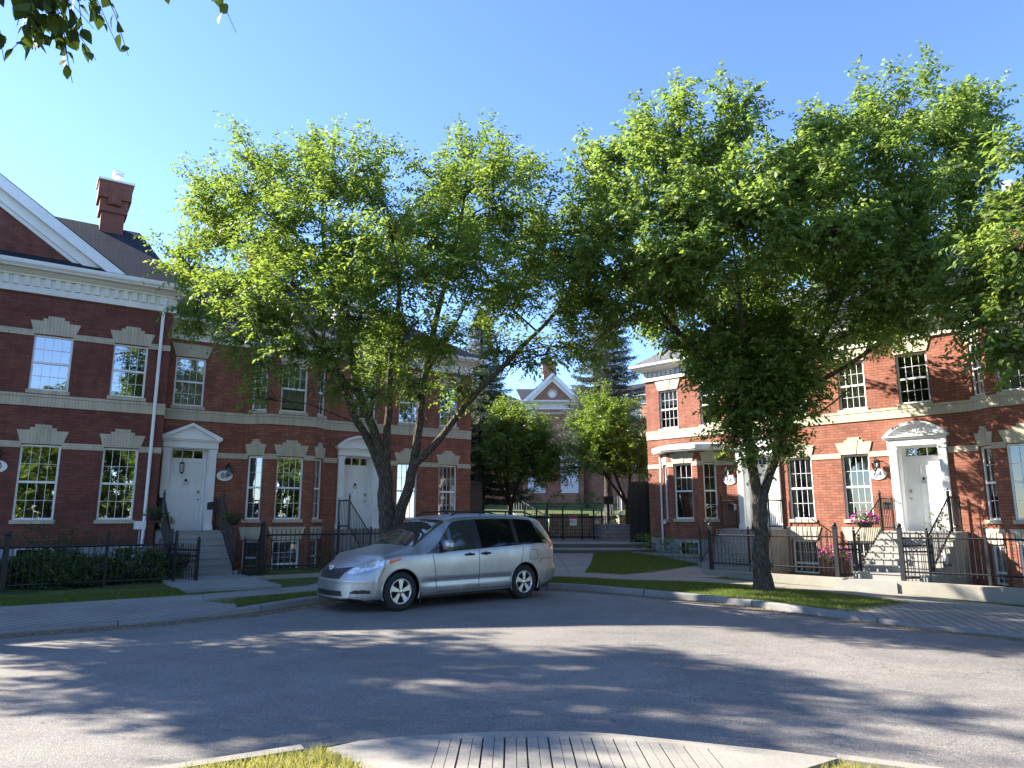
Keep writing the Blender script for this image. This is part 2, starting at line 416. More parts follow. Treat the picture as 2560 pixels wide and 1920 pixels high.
def tree(name, label, cat, loc, limbs, clumps, ll=.105, lw=.055, dens=95, k=9, twig=.42, droop=.35, seed=1, leaf='leaf',
         barkm='bark', subs=15, squash=.9, group=None, attach=1.0, whips=True, part_names=('trunk', 'crown')):
    rng = np.random.default_rng(seed)
    loc = np.array(loc, float)
    root = thing(name, label, cat, tuple(loc), group=group)
    mb = MB()
    nodes = []
    for pts, rad in limbs:
        P = np.array(pts, float) - loc
        # resample with slight wobble
        m = []; rr = []
        for i in range(len(P) - 1):
            for q in np.linspace(0, 1, 5)[:-1]:
                # catmull-rom
                p0, p1, p2, p3 = P[max(i - 1, 0)], P[i], P[i + 1], P[min(i + 2, len(P) - 1)]
                x = .5 * (2 * p1 + (p2 - p0) * q + (2 * p0 - 5 * p1 + 4 * p2 - p3) * q * q + (3 * p1 - p0 - 3 * p2 + p3) * q ** 3)
                r = rad[i] + (rad[i + 1] - rad[i]) * q
                m.append(x + rng.normal(0, .12, 3) * r * (i > 0)); rr.append(r)
        m.append(P[-1]); rr.append(rad[-1])
        # irregular bark section
        n = 14 if rad[0] > .15 else 8
        rings = []; prev = None
        for i, p in enumerate(m):
            d = norm((m[min(i + 1, len(m) - 1)] - m[max(i - 1, 0)])[None])[0]
            a = np.cross(d, [0, 1, 0.1]) if prev is None else prev - d * prev.dot(d)
            a = norm(a[None])[0]; prev = a; b = np.cross(d, a)
            ph = 2 * np.pi * np.arange(n) / n
            rv = rr[i] * (1 + .07 * np.sin(ph * 3 + i * .15 + seed) + .05 * np.sin(ph * 7 - i * .1))
            rings.append([tuple(p + (a * math.cos(t) + b * math.sin(t)) * v) for t, v in zip(ph, rv)])
        mb.grid(rings, True, True); mb.face(rings[-1])
        for p, r in zip(m, rr): nodes.append((p, r))
    NP = np.array([p for p, r in nodes]); NR = np.array([r for p, r in nodes])
    tw = MB()
    SP = []; SD = []
    for (cx, cy, cz, cr) in clumps:
        c = np.array((cx, cy, cz)) - loc
        d = np.linalg.norm(NP - c, axis=1) + np.maximum(0, NP[:, 2] - c[2] + .3) * 1.5 * attach
        j = int(np.argmin(d)); a = NP[j]
        r0 = min(.5 * NR[j] + .006, .012 + .018 * cr)
        mid = (a + c) / 2 + np.array([0, 0, .12 * np.linalg.norm(c - a)]) + rng.normal(0, .08, 3)
        path = [a, mid, c, c + (c - mid) * .35]
        tw.tube(path, [r0, r0 * .75, r0 * .5, r0 * .2], 5, False)
        ns = max(4, int(subs * (.5 + cr)))
        dirs = rand_dirs(ns, rng); dirs[:, 2] = dirs[:, 2] * .8 + .12
        out = norm((c - a)[None])[0]
        for q in dirs:
            u = rng.uniform(.35, 1.15)
            st = mid + (c - mid) * min(u, 1) if u < 1 else c
            en = c + q * cr * rng.uniform(.55, 1.05) * np.array([1, 1, squash])
            e1 = (st + en) / 2 + np.array([0, 0, .08]) + rng.normal(0, .05, 3)
            tw.tube([st, e1, en], [.012, .008, .004], 3, False)
            m = max(2, int(dens * cr * cr / ns) + (1 if rng.random() < (dens * cr * cr / ns) % 1 else 0))
            tt = rng.uniform(.3, 1.05, m)
            base = st + (en - st) * tt[:, None] + rng.normal(0, .09, (m, 3))
            dd = (en - st)[None] / max(1e-6, np.linalg.norm(en - st)) * .7 + out * .25 + rng.normal(0, .5, (m, 3))
            SP.append(base); SD.append(dd)
        # whips: long leafy shoots that break the outline
        if whips:
            for q in range(2 + int(3 * cr)):
                q = rand_dirs(1, rng)[0] + out * .6 + np.array([0, 0, .75]); q /= np.linalg.norm(q)
                L_ = cr * rng.uniform(1.05, 1.75) + .1; en = c + q * L_ + np.array([0, 0, .05])
                tw.tube([c, c + q * L_ * .5 + rng.normal(0, .03, 3), en], [.012, .008, .003], 3, False)
                m = int(9 * L_) + 2; tt = np.linspace(.45, 1.0, m)
                SP.append(c + (en - c) * tt[:, None] + rng.normal(0, .045, (m, 3))); SD.append(q[None] * .8 + rng.normal(0, .5, (m, 3)))
    mb.build(part_names[0], barkm, root)
    SP = np.concatenate(SP); SD = np.concatenate(SD)
    V, t = leaf_quads(SP, SD, k, twig, ll, lw, droop, rng)
    cr_ = quads_mesh(part_names[1], V, t, leaf, root)
    tw.build('twigs', 'bark_dark', root)
    return root

def shrub(name, label, loc, clumps, leaf='shrub', ll=.06, lw=.035, dens=140, seed=3, k=7, flowers=None, group=None, stems=True):
    rng = np.random.default_rng(seed)
    root = thing(name, label, 'shrub', loc, group=group)
    SP = []; SD = []; st = MB()
    for (x, y, z, r, rz) in clumps:
        n = int(dens * r * r) + 5
        d = rand_dirs(n, rng); rad = rng.uniform(.35, 1, (n, 1)) ** .5
        p = np.array((x, y, z)) + d * rad * np.array([r, r, rz])
        p[:, 2] = np.maximum(p[:, 2], .02)
        SP.append(p); SD.append(d + np.array([0, 0, .5]))
        if stems:
            for q in p[:max(4, n // 14)]:
                st.tube([(x * .9, y * .9, 0), tuple((q + np.array([x, y, 0])) / 2), tuple(q)], [.01, .007, .003], 3, False)
    SP = np.concatenate(SP); SD = np.concatenate(SD)
    V, t = leaf_quads(SP, SD, k, .16, ll, lw, .15, rng)
    quads_mesh('foliage', V, t, leaf, root)
    if stems: st.build('stems', 'bark_dark', root)
    if flowers:
        fm, cnt, fs = flowers
        idx = rng.choice(len(SP), min(cnt, len(SP)), replace=False)
        q = SP[idx] + norm(SD[idx]) * .06
        V, t = leaf_quads(q, rand_dirs(len(q), rng) + np.array([0, -.3, .3]), 5, .02, fs, fs * .9, .0, rng, jit=.9)
        mb = quads_mesh('blooms', V, t, fm, root)
    return root

def hanging_basket(label, loc, r=.2, seed=1, flower=None, dark=False, cnt=30, hook=None):
    root = thing('hanging_basket', label, 'flower basket', loc, group=None)
    b = MB(); b.lathe([(.001, -.17), (r * .55, -.17), (r * .8, -.08), (r * .85, .0), (r * .9, .01), (r * .8, .01), (.001, .0)], n=14)
    b.build('pot', 'terracotta', root)
    h = MB()
    for k in range(3):
        t = 2 * math.pi * k / 3
        h.tube([(r * .85 * math.cos(t), r * .85 * math.sin(t), 0), (0, 0, .42)], .004, 4)
    h.build('hanger', 'iron', root)
    rng = np.random.default_rng(seed)
    n = 90
    d = rand_dirs(n, rng); d[:, 2] = np.abs(d[:, 2]) * .8 - .15
    p = d * rng.uniform(.5, 1.1, (n, 1)) * np.array([r * 1.15, r * 1.15, r])
    V, t = leaf_quads(p, d + np.array([0, 0, .2]), 5, .1, .055, .035, .4, rng)
    quads_mesh('foliage', V, t, 'shrub', root)
    if flower:
        n = cnt; d = rand_dirs(n, rng); d[:, 2] = np.abs(d[:, 2]) * .9 - .1
        p = d * np.array([r * 1.3, r * 1.3, r * 1.1])
        V, t = leaf_quads(p, d, 5, .02, .06, .055, 0., rng, jit=.9)
        quads_mesh('blooms', V, t, flower, root)
    return root

def conifer(name, label, loc, h, rbase, seed, lean=0., cones=True, z0=.9):
    rng = np.random.default_rng(seed)
    root = thing(name, label, 'tree', loc)
    mb = MB(); mb.tube([(0, 0, 0), (lean * .5, 0, h * .5), (lean, 0, h)], [.22, .13, .02], 8); mb.build('trunk', 'bark_dark', root)
    P = []; D = []; br = MB(); CP = []
    z = z0
    while z < h - .1:
        f = 1 - (z - .9) / (h - .9)
        R0 = rbase * (f ** .8) + .12
        nb = int(5 + 5 * f)
        a0 = rng.uniform(0, 6.28)
        for b in range(nb):
            a = a0 + 6.283 * b / nb + rng.normal(0, .2); L = R0 * rng.uniform(.72, 1.12)
            d = np.array([math.cos(a), math.sin(a), 0])
            o = np.array([lean * z / h, 0, z + rng.normal(0, .06)])
            ts = np.linspace(.12, 1, max(4, int(L / .13)))
            pts = [o + d * L * t + np.array([0, 0, -.28 * L * t + .30 * L * t * t]) for t in ts]
            br.tube([tuple(o)] + [tuple(p) for p in pts[::2]], .018, 3, False)
            for i, p in enumerate(pts):
                wdt = .42 * (1 - ts[i] * .55) * min(1., L)
                for sgn in (-1, 1):
                    sd = np.array([-d[1], d[0], 0]) * sgn
                    for q in (.25, .65, 1.):
                        P.append(p + sd * wdt * q * .6 + rng.normal(0, .03, 3)); D.append(sd * .8 + d * .7 + np.array([0, 0, -.25]))
                P.append(p); D.append(d + np.array([0, 0, .1]))
            if f < .3 and cones: CP.append(pts[-1] + np.array([0, 0, -.1]))
        z += .26 + .12 * f
    V, t = leaf_quads(np.array(P), np.array(D), 6, .24, .15, .035, .15, rng, jit=.6)
    quads_mesh('needles', V, t, 'needle', root)
    br.build('branches', 'bark_dark', root)
    if CP:
        V, t = leaf_quads(np.repeat(np.array(CP), 3, 0), np.tile(np.array([[0, 0, -1.]]), (len(CP) * 3, 1)), 3, .12, .13, .06, .4, rng, jit=.7)
        quads_mesh('cones', V, t, 'cone', root)
    return root

def grass(name, label, pts_fn, n, h, w, mat, seed):
    rng = np.random.default_rng(seed)
    P = pts_fn(n, rng); n = len(P)
    a = rng.uniform(0, 6.283, n); H = h * rng.uniform(.5, 1.3, n)
    lean = rng.normal(0, .45, (n, 2)) * H[:, None]
    dx = np.stack([np.cos(a) * w, np.sin(a) * w, np.zeros(n)], 1)
    tip = P + np.stack([lean[:, 0], lean[:, 1], H], 1)
    V = np.stack([P - dx, P + dx, tip], 1).reshape(-1, 3)
    t = np.clip(rng.normal(.5, .25, n), 0, 1)
    o = quads_mesh(name, V, t, mat, None, nv=3)
    tag(o, label, 'grass', None, 'stuff'); return o
def in_poly(x, y, poly):
    c = np.zeros(len(x), bool); n = len(poly)
    for i in range(n):
        (ax, ay), (bx, by) = poly[i], poly[(i + 1) % n]
        k = ((ay > y) != (by > y)) & (x < (bx - ax) * (y - ay) / (by - ay + 1e-12) + ax)
        c ^= k
    return c
def poly_pts(poly, z):
    xs = [p[0] for p in poly]; ys = [p[1] for p in poly]
    def f(n, rng):
        x = rng.uniform(min(xs), max(xs), n * 3); y = rng.uniform(min(ys), max(ys), n * 3)
        k = in_poly(x, y, poly); x, y = x[k][:n], y[k][:n]
        zz = np.array([z + T(a, b) for a, b in zip(x, y)])
        return np.stack([x, y, zz], 1)
    return f
# ------------------------------------------------------------------ ground
K = [(-42, -12.5), (-30, -4.4), (-16, 5.0), (-10, 9.15), (-7.6, 10.75), (-6.0, 11.8), (-4.75, 13.0), (-4.0, 14.3), (-3.1, 15.6), (-1.9, 16.75), (-.6, 17.4), (.5, 17.45), (1.5, 17.1),
     (2.75, 16.25), (3.95, 15.45), (4.95, 14.5), (5.75, 13.5), (6.75, 12.45), (8.1, 11.5), (12, 8.3), (28, -6), (40, -17)]
KH = [1] * 4 + [.35, .4, .8] + [1] * 9 + [.9, .45, .4] + [1] * 3
def left_n(P, i):
    a = Vector(P[max(i - 1, 0)]); b = Vector(P[i]); c = Vector(P[min(i + 1, len(P) - 1)])
    d1 = (b - a).normalized() if i > 0 else (c - b).normalized()
    d2 = (c - b).normalized() if i < len(P) - 1 else d1
    n1 = Vector((-d1.y, d1.x)); n2 = Vector((-d2.y, d2.x))
    n = (n1 + n2).normalized(); return n / max(.5, n.dot(n1))
KN = [left_n(K, i) for i in range(len(K))]
def koff(i, d): return (K[i][0] + KN[i].x * d, K[i][1] + KN[i].y * d)

g = MB()
for i in range(-12, 12):
    for j in range(-8, 12):
        x0, y0 = i * 30., j * 30.
        g.face([(x0, y0, -1.2), (x0 + 30, y0, -1.2), (x0 + 30, y0 + 30, -1.2), (x0, y0 + 30, -1.2)])
tag(g.build('ground', 'lawn'), kind='structure')
# road: strips from the kerb line back past the camera
road = MB()
for i in range(len(K) - 1):
    for a, b in ((0.02, -.35), (-.35, -1.2), (-1.2, -2.5), (-2.5, -4.), (-4., -6.5), (-6.5, -9.)):
        if abs(b) > 4 and 6 < i < 14: continue
        p, q, r, s_ = koff(i, a), koff(i + 1, a), koff(i + 1, b), koff(i, b)
        pass
nx, ny = 64, 60
for i in range(nx):
    for j in range(ny):
        x0 = -42 + 84 * i / nx; x1 = -42 + 84 * (i + 1) / nx; y0 = -40 + 59 * j / ny; y1 = -40 + 59 * (j + 1) / ny
        P = [(x0, y0), (x1, y0), (x1, y1), (x0, y1)]
        road.face([(x, y, T(x, y)) for x, y in P])
tag(road.build('road', 'asphalt'), kind='structure')

# lawn sheet from the kerb outward (houses and walks stand on it)
lawn = MB()
ds = [.14, .5, 1, 1.6, 2.4, 3.4, 4.6, 6, 8, 11, 15, 20, 28, 40, 60]
for i in range(len(K) - 1):
    for a, b in zip(ds[:-1], ds[1:]):
        Q = [(i, a), (i + 1, a), (i + 1, b), (i, b)]; P = [(*koff(q, d), q, d) for q, d in Q]
        lawn.face([(x, y, T(x, y) + .10 + (KH[q] - 1) * .14 * (1 - sm(1.0, 2.4, d))) for x, y, q, d in P])
tag(lawn.build('lawn', 'lawn'), kind='structure')
# kerb
kb = MB(); L = 0.
prof = [(0., -.06), (.015, .10), (.035, .128), (.055, .132), (.15, .132), (.15, -.06)]
rings = []; 
for i in range(len(K)):
    ring = []
    for d, z in prof:
        x, y = koff(i, d); ring.append((x, y, T(x, y) + (z if z < 0 else .004 + z * KH[i])))
    rings.append(ring)
for i in range(len(K) - 1):
    l = (Vector(K[i + 1]) - Vector(K[i])).length
    for j in range(len(prof) - 1):
        kb.face([rings[i][j], rings[i + 1][j], rings[i + 1][j + 1], rings[i][j + 1]], uv=[(L, j * .1), (L + l, j * .1), (L + l, j * .1 + .1), (L, j * .1 + .1)])
    L += l
tag(kb.build('kerb', 'kerb'), kind='structure')
# sidewalk ribbon
W1 = [(-31, -2.6), (-17, 6.7), (-10.6, 10.9), (-8.0, 12.3), (-5.9, 14.0), (-4.1, 15.8), (-3.7, 17.3), (-2.9, 18.3), (-1.0, 19.2), (1.22, 19.39), (2.86, 18.73), (4.35, 18.9), (6.18, 18.31), (7.3, 17.21), (7.92, 16.21), (8.43, 15.25), (9.1, 14.3), (13.5, 10.2), (29, -4)]
W2 = [(-32.2, -1.2), (-18.0, 8.2), (-11.5, 12.1), (-8.85, 13.1), (-6.37, 15.0), (-4.7, 16.8), (-4.6, 17.9), (-3.6, 19.3), (-1.2, 20.4), (1.3, 20.6), (3.2, 20.2), (5.34, 19.97), (6.6, 19.2), (7.9, 18.2), (8.9, 17.3), (9.67, 15.93), (10.3, 15.1), (14.6, 11.2), (30, -2.8)]
wk = MB(); L = 0.
for i in range(len(W1) - 1):
    l = ((Vector(W1[i + 1]) - Vector(W1[i])).length + (Vector(W2[i + 1]) - Vector(W2[i])).length) / 2
    n = 4 if l < 5 else 10
    for k in range(n):
        a, b = k / n, (k + 1) / n
        lp = lambda P, i, t: (P[i][0] + (P[i + 1][0] - P[i][0]) * t, P[i][1] + (P[i + 1][1] - P[i][1]) * t)
        Q = [lp(W1, i, a), lp(W1, i, b), lp(W2, i, b), lp(W2, i, a)]
        wk.face([(x, y, T(x, y) + .132) for x, y in Q], uv=[(L + l * a, 0.1), (L + l * b, 0.1), (L + l * b, 1.5), (L + l * a, 1.5)])
        for (p, q) in ((Q[0], Q[1]), (Q[2], Q[3])):
            wk.face([(p[0], p[1], T(*p)), (q[0], q[1], T(*q)), (q[0], q[1], T(*q) + .132), (p[0], p[1], T(*p) + .132)])
    L += l
tag(wk.build('sidewalk', 'walk'), kind='structure')
# grooved ramps
def sheet(name, poly, dz, mat, uvdir=None, lab=None):
    m = MB()
    u = Vector(uvdir).normalized() if uvdir else Vector((1, 0)); v = Vector((-u.y, u.x))
    m.face([(x, y, T(x, y) + dz) for x, y in poly], uv=[(Vector(p).dot(u), Vector(p).dot(v)) for p in poly])
    n = len(poly)
    for i in range(n):
        p, q = poly[i], poly[(i + 1) % n]
        m.face([(p[0], p[1], T(*p) - .02), (q[0], q[1], T(*q) - .02), (q[0], q[1], T(*q) + dz), (p[0], p[1], T(*p) + dz)])
    o = m.build(name, mat); tag(o, kind='structure'); return o
def strip_ramp(name, A, B, dzA, dzB, mat, uvdir):
    m = MB(); u = Vector(uvdir).normalized(); v = Vector((-u.y, u.x))
    for i in range(len(A) - 1):
        Q = [(A[i], dzA), (A[i + 1], dzA), (B[i + 1], dzB), (B[i], dzB)]
        m.face([(p[0], p[1], T(*p) + d) for p, d in Q], uv=[(Vector(p).dot(u), Vector(p).dot(v)) for p, d in Q])
    o = m.build(name, mat); tag(o, kind='structure'); return o
def ramp_at(name, idx, extra0, far, uvdir):
    m = MB(); u = Vector(uvdir).normalized(); v = Vector((-u.y, u.x))
    A = [(*koff(i, .145), T(*koff(i, .145)) + .006 + .132 * KH[i]) for i in idx]
    if extra0: A.append((*extra0, T(*extra0) + .13))
    B = [(x, y, T(x, y) + .136) for x, y in far]
    for i in range(len(A) - 1):
        n = 6
        for k in range(n):
            f, g_ = k / n, (k + 1) / n
            L_ = lambda p, q, t: tuple(p[c] + (q[c] - p[c]) * t for c in range(3))
            Q = [L_(A[i], B[i], f), L_(A[i + 1], B[i + 1], f), L_(A[i + 1], B[i + 1], g_), L_(A[i], B[i], g_)]
            m.face(Q, uv=[(Vector(p[:2]).dot(u), Vector(p[:2]).dot(v)) for p in Q])
    o = m.build(name, 'groove'); tag(o, kind='structure')
ramp_at('ramp', (3, 4, 5, 6), None, [(-10.6, 10.95), (-8.0, 12.35), (-5.9, 14.05), (-5.4, 14.2)], (.35, 1))
ramp_at('ramp', (16, 17, 18, 19), None, [(8.35, 15.3), (8.6, 15.0), (9.15, 14.35), (13.5, 10.25)], (.25, 1))
# lawn path to the court, path to the corner house
sheet('path', [(-.8, 20.3), (2.0, 20.3), (2.55, 23.2), (2.95, 26.45), (-1.4, 26.45)], .136, 'walk')
sheet('path', [(3.0, 20.15), (5.2, 20.0), (6.3, 20.9), (7.4, 22.2), (5.9, 23.6), (4.1, 21.0)], .138, 'walk')

# traffic island under the camera: kerb, grass, grooved slab
IL = [(-11, -3), (-8, .6), (-5, 3.35), (-2.45, 4.95), (-1.52, 5.47)]
IR = [(2.24, 5.27), (2.75, 5.03), (5, 3.6), (8, .8), (11, -3)]
for nm, P in (('kerb', IL), ('kerb', IR)):
    m = MB(); L = 0.; rr = []
    for i in range(len(P)):
        n = left_n(P, i)
        rr.append([(P[i][0] - n.x * d, P[i][1] - n.y * d, z) for d, z in ((0, -.03), (.01, .085), (.03, .1), (.14, .1), (.14, -.03))])
    for i in range(len(P) - 1):
        l = (Vector(P[i + 1]) - Vector(P[i])).length
        for j in range(4):
            m.face([rr[i + 1][j], rr[i][j], rr[i][j + 1], rr[i + 1][j + 1]], uv=[(L + l, j * .1), (L, j * .1), (L, j * .1 + .1), (L + l, j * .1 + .1)])
        L += l
    m.face([rr[-1][k] for k in range(5)]); m.face([rr[0][k] for k in range(4, -1, -1)])
    tag(m.build(nm, 'concrete'), kind='structure')
m = MB()
GL = [(-10.9, -3.2), (-7.9, .45), (-4.95, 3.2), (-2.42, 4.8), (-1.5, 5.33), (-1.32, 5.42), (-.88, 4.97), (-.55, 4.55), (-.55, -3.2)]
GR = [(10.9, -3.2), (1.55, -3.2), (1.55, 4.5), (1.86, 4.97), (2.2, 5.14), (2.72, 4.9), (4.95, 3.45), (7.9, .65)]
for G_ in (GL, GR): m.face([(x, y, .075) for x, y in G_])
m.face([(-10.9, -14, .075), (10.9, -14, .075), (10.9, -3.2, .075), (-10.9, -3.2, .075)])
tag(m.build('island_lawn', 'lawn_dry'), kind='structure')
# slab: flared apron + planks with gaps over a darker base
front = [(-1.36, 5.47), (-1.1, 5.62), (-.84, 5.71), (-.45, 5.8), (-.06, 5.85), (.3, 5.86), (.68, 5.82), (1.25, 5.62), (1.8, 5.42), (2.24, 5.24)]
def fy(x):
    for (ax, ay), (bx, by) in zip(front[:-1], front[1:]):
        if ax <= x <= bx: return ay + (by - ay) * (x - ax) / (bx - ax)
    return 5.3
isl = thing('island_ramp', 'pale concrete ramp with long grooves in the near island', 'ramp', (.3, 4.4, 0)); OFF[isl.name] = (.3, 4.4, 0)
isl['kind'] = 'structure'
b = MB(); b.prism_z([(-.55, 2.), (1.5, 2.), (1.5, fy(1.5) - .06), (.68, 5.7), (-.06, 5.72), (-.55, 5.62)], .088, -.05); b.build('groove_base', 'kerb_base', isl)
b = MB()
lip = .10
for (ax, ay), (bx, by) in zip(front[:-1], front[1:]):
    b.face([(ax, ay - lip, .102), (bx, by - lip, .102), (bx, by, .075), (ax, ay, .075)])
    b.face([(bx, by, -.02), (ax, ay, -.02), (ax, ay, .075), (bx, by, .075)])
b.build('ramp_lip', 'concrete', isl)
b = MB()
xs = -.52; kk = 0
while xs < 1.44:
    w = .074 if kk % 2 == 0 else .066
    gap = .005 if kk % 2 == 0 else .013
    x1 = xs + w
    ya, yb = fy(xs) - lip - .14, fy(x1) - lip - .14
    b.prism_z([(xs, 2.), (x1, 2.), (x1, yb), (xs, ya)], .102, .06)
    xs = x1 + gap; kk += 1
ends = [x for x in np.linspace(-.55, 1.5, 12)]
b.prism_z([(-.55, fy(-.55) - lip - .14)] + [(x, fy(x) - lip - .14) for x in ends[1:]] + [(x, fy(x) - lip) for x in ends[::-1]], .1024, .06)
b.prism_z([(-1.3, 5.36), (-.9, 4.93), (-.55, 4.5), (-.525, 4.5), (-.525, fy(-.525) - lip)] + [(x, fy(x) - lip) for x in (-.84, -1.1)], .1022, .0)
b.prism_z([(1.447, 4.4), (1.55, 4.45), (1.86, 4.93), (2.2, 5.15), (1.8, fy(1.8) - lip), (1.447, fy(1.447) - lip)], .1022, .0)
b.prism_z([(-.55, 2.), (-.525, 2.), (-.525, 4.5), (-.55, 4.5)], .1022, .0)
b.prism_z([(1.447, 2.), (1.55, 2.), (1.55, 4.45), (1.447, 4.4)], .1022, .0)
b.build('ramp_slab', 'concrete', isl)

# blades, debris
grass('grass_blades', 'dry yellow green grass of the near traffic island', lambda n, r: np.concatenate([poly_pts([(-3.2, 3.6), (-2.42, 4.78), (-1.5, 5.31), (-1.33, 5.38), (-.88, 4.93), (-.56, 4.5), (-.56, 3.6)], .075)(int(n * .7), r), poly_pts([(1.56, 3.6), (1.56, 4.45), (1.88, 4.93), (2.2, 5.1), (2.72, 4.86), (4, 3.8)], .075)(int(n * .3), r)]), 22000, .055, .004, 'blade_dry', 5)
def strip_pts(segs, d0, d1, z):
    def f(n, rng):
        out = []
        ln = [(Vector(K[i + 1]) - Vector(K[i])).length for i in segs]; tot = sum(ln)
        for i, l in zip(segs, ln):
            m = int(n * l / tot); t = rng.uniform(0, 1, m); d = rng.uniform(d0, d1, m)
            a0 = np.array(K[i]); a1 = np.array(K[i + 1]); n0 = np.array(KN[i]); n1 = np.array(KN[i + 1])
            p = a0 + (a1 - a0) * t[:, None] + (n0 + (n1 - n0) * t[:, None]) * d[:, None]
            zz = np.array([z + T(x, y) for x, y in p]); out.append(np.column_stack([p, zz]))
        return np.concatenate(out)
    return f
lawnR = [(1.4, 17.35), (2.8, 16.5), (4.05, 15.65), (5.1, 14.65), (5.9, 13.65), (6.15, 13.4), (8.3, 15.2), (7.85, 16.15), (7.2, 17.15), (6.1, 18.25), (4.35, 18.85), (2.86, 18.65), (1.25, 19.3), (-.9, 19.1), (-1., 17.5), (.5, 17.7)]
grass('grass_blades', 'short green grass of the sunlit boulevard strip round the right tree', poly_pts(lawnR, .10), 42000, .06, .006, 'blade', 8)
grass('grass_blades', 'short green grass of the little lawn before the court steps', poly_pts([(2.05, 20.4), (3.0, 20.3), (5.7, 23.6), (6.6, 25.3), (4.9, 26.3), (3.05, 26.35)], .125), 26000, .06, .007, 'blade', 9)
grass('grass_blades', 'shaded grass strip between the left sidewalk and the van', poly_pts([(-5.75, 13.85), (-4.8, 13.3), (-4.1, 14.5), (-3.2, 15.8), (-3.7, 17.1), (-4.15, 15.7)], .10), 12000, .055, .006, 'blade', 10)
grass('grass_blades', 'shaded grass verge under the left iron fence', poly_pts([(-11.5, 12.2), (-8.9, 13.2), (-6.6, 14.9), (-7.3, 16.4), (-10.5, 14.2), (-13, 12.2)], .10), 15000, .06, .006, 'blade', 11)
def flakes(name, label, fn, n, seed, s=.018):
    rng = np.random.default_rng(seed); P = fn(n, rng); n = len(P)
    V, t = leaf_quads(P, rand_dirs(n, rng) * np.array([1, 1, .1]), 1, .01, s * 1.7, s, 0., rng, up=2., jit=.3)
    V[:, 2] = np.maximum(V[:, 2], np.repeat(P[:, 2], 4) + .002)
    o = quads_mesh(name, V, t, 'flake', None); tag(o, label, 'litter', None, 'stuff')
flakes('seed_litter', 'tan elm seeds lying along the far gutter', lambda n, r: np.concatenate([strip_pts(range(3, 8), -.45, -.01, .006)(n // 2, r), strip_pts(range(11, 19), -.38, -.01, .006)(n // 2, r)]), 15000, 21, .02)
def weed_pts(n, r):
    x = np.where(r.random(n) < .6, r.uniform(.45, 1.7, n), r.uniform(-.6, 2.2, n))
    y = np.array([fy(v) for v in x]) + np.abs(r.normal(.0, .03, n))
    return np.column_stack([x, y, np.full(n, .003)])
grass('gutter_weeds', 'weeds growing in the crack along the near island kerb', weed_pts, 5200, .028, .004, 'blade_dry', 31)

flakes('seed_litter', 'scattered tan bits lying on the road and walks', lambda n, r: np.concatenate([(lambda x, y: np.column_stack([x, y, np.array([T(a, b) for a, b in zip(x, y)]) + .004]))(r.uniform(-9, 9, n // 2), r.uniform(6.2, 12, n // 2)), poly_pts(lawnR, .13)(n // 4, r), poly_pts([(-5.75, 13.85), (-4.8, 13.3), (-3.2, 15.8), (-4.1, 15.7)], .14)(n // 4, r)]), 1500, 33, .016)
# ------------------------------------------------------------------ houses
def seg_xf(p, q, z=0.):
    p = Vector((p[0], p[1], z)); d = Vector((q[0], q[1], z)) - p; d.normalize()
    n = Vector((-d.y, d.x, 0))
    return Matrix(((d.x, n.x, 0, p.x), (d.y, n.y, 0, p.y), (0, 0, 1, p.z), (0, 0, 0, 1)))
def seg_len(p, q): return (Vector(q) - Vector(p)).length

def wall_panel(mb, x0, x1, z0, z1, ops, depth=.1, y=0.):
    """wall face in the local y=0 plane with openings (x, w, z0, z1[, depth])"""
    xs = sorted(set([x0, x1] + [v for o in ops for v in (o[0], o[0] + o[1]) if x0 < v < x1]))
    zs = sorted(set([z0, z1] + [v for o in ops for v in (o[2], o[3]) if z0 < v < z1]))
    for a, b in zip(xs[:-1], xs[1:]):
        for c, d in zip(zs[:-1], zs[1:]):
            mx, mz = (a + b) / 2, (c + d) / 2
            if any(o[0] < mx < o[0] + o[1] and o[2] < mz < o[3] for o in ops): continue
            mb.face([(a, y, c), (b, y, c), (b, y, d), (a, y, d)])
    for o in ops:
        xa, xb, za, zb = o[0], o[0] + o[1], max(o[2], z0), min(o[3], z1)
        if za >= zb: continue
        dd = o[4] if len(o) > 4 else depth
        mb.face([(xa, y, za), (xa, y, zb), (xa, y + dd, zb), (xa, y + dd, za)], uv=[(0, za), (0, zb), (dd, zb), (dd, za)])
        mb.face([(xb, y, zb), (xb, y, za), (xb, y + dd, za), (xb, y + dd, zb)], uv=[(0, zb), (0, za), (dd, za), (dd, zb)])
        if o[3] <= z1: mb.face([(xa, y, zb), (xb, y, zb), (xb, y + dd, zb), (xa, y + dd, zb)])
        if o[2] >= z0: mb.face([(xb, y, za), (xa, y, za), (xa, y + dd, za), (xb, y + dd, za)])

def lintel(mb, x, w, z, kind, y=-.03):
    f = .13 if w > .6 else .1
    h = .36
    if kind == 'flat':
        mb.prism_y([(x - .02, z), (x + w + .02, z), (x + w + f + .03, z + .4), (x - f - .03, z + .4)], y, .02)
    elif kind == 'key':
        c = x + w / 2; k1 = min(.30, w * .34); k2 = min(.19, w * .22)
        mb.prism_y([(x - .02, z), (x + w + .02, z), (x + w + f, z + h), (c + k1, z + h + .002), (c + k1, z + h + .075), (c + k2, z + h + .078), (c + k2, z + h + .155),
                    (c - k2, z + h + .155), (c - k2, z + h + .078), (c - k1, z + h + .075), (c - k1, z + h + .002), (x - f, z + h)], y, .02)
    # keystone joints and proud key
    c = x + w / 2
    top = z + (.4 if kind == 'flat' else h + .07)
    mb.prism_y([(c - .07, z + .004), (c + .07, z + .004), (c + .15 * min(1, w), top - .004), (c - .15 * min(1, w), top - .004)], y - .012, y + .001)

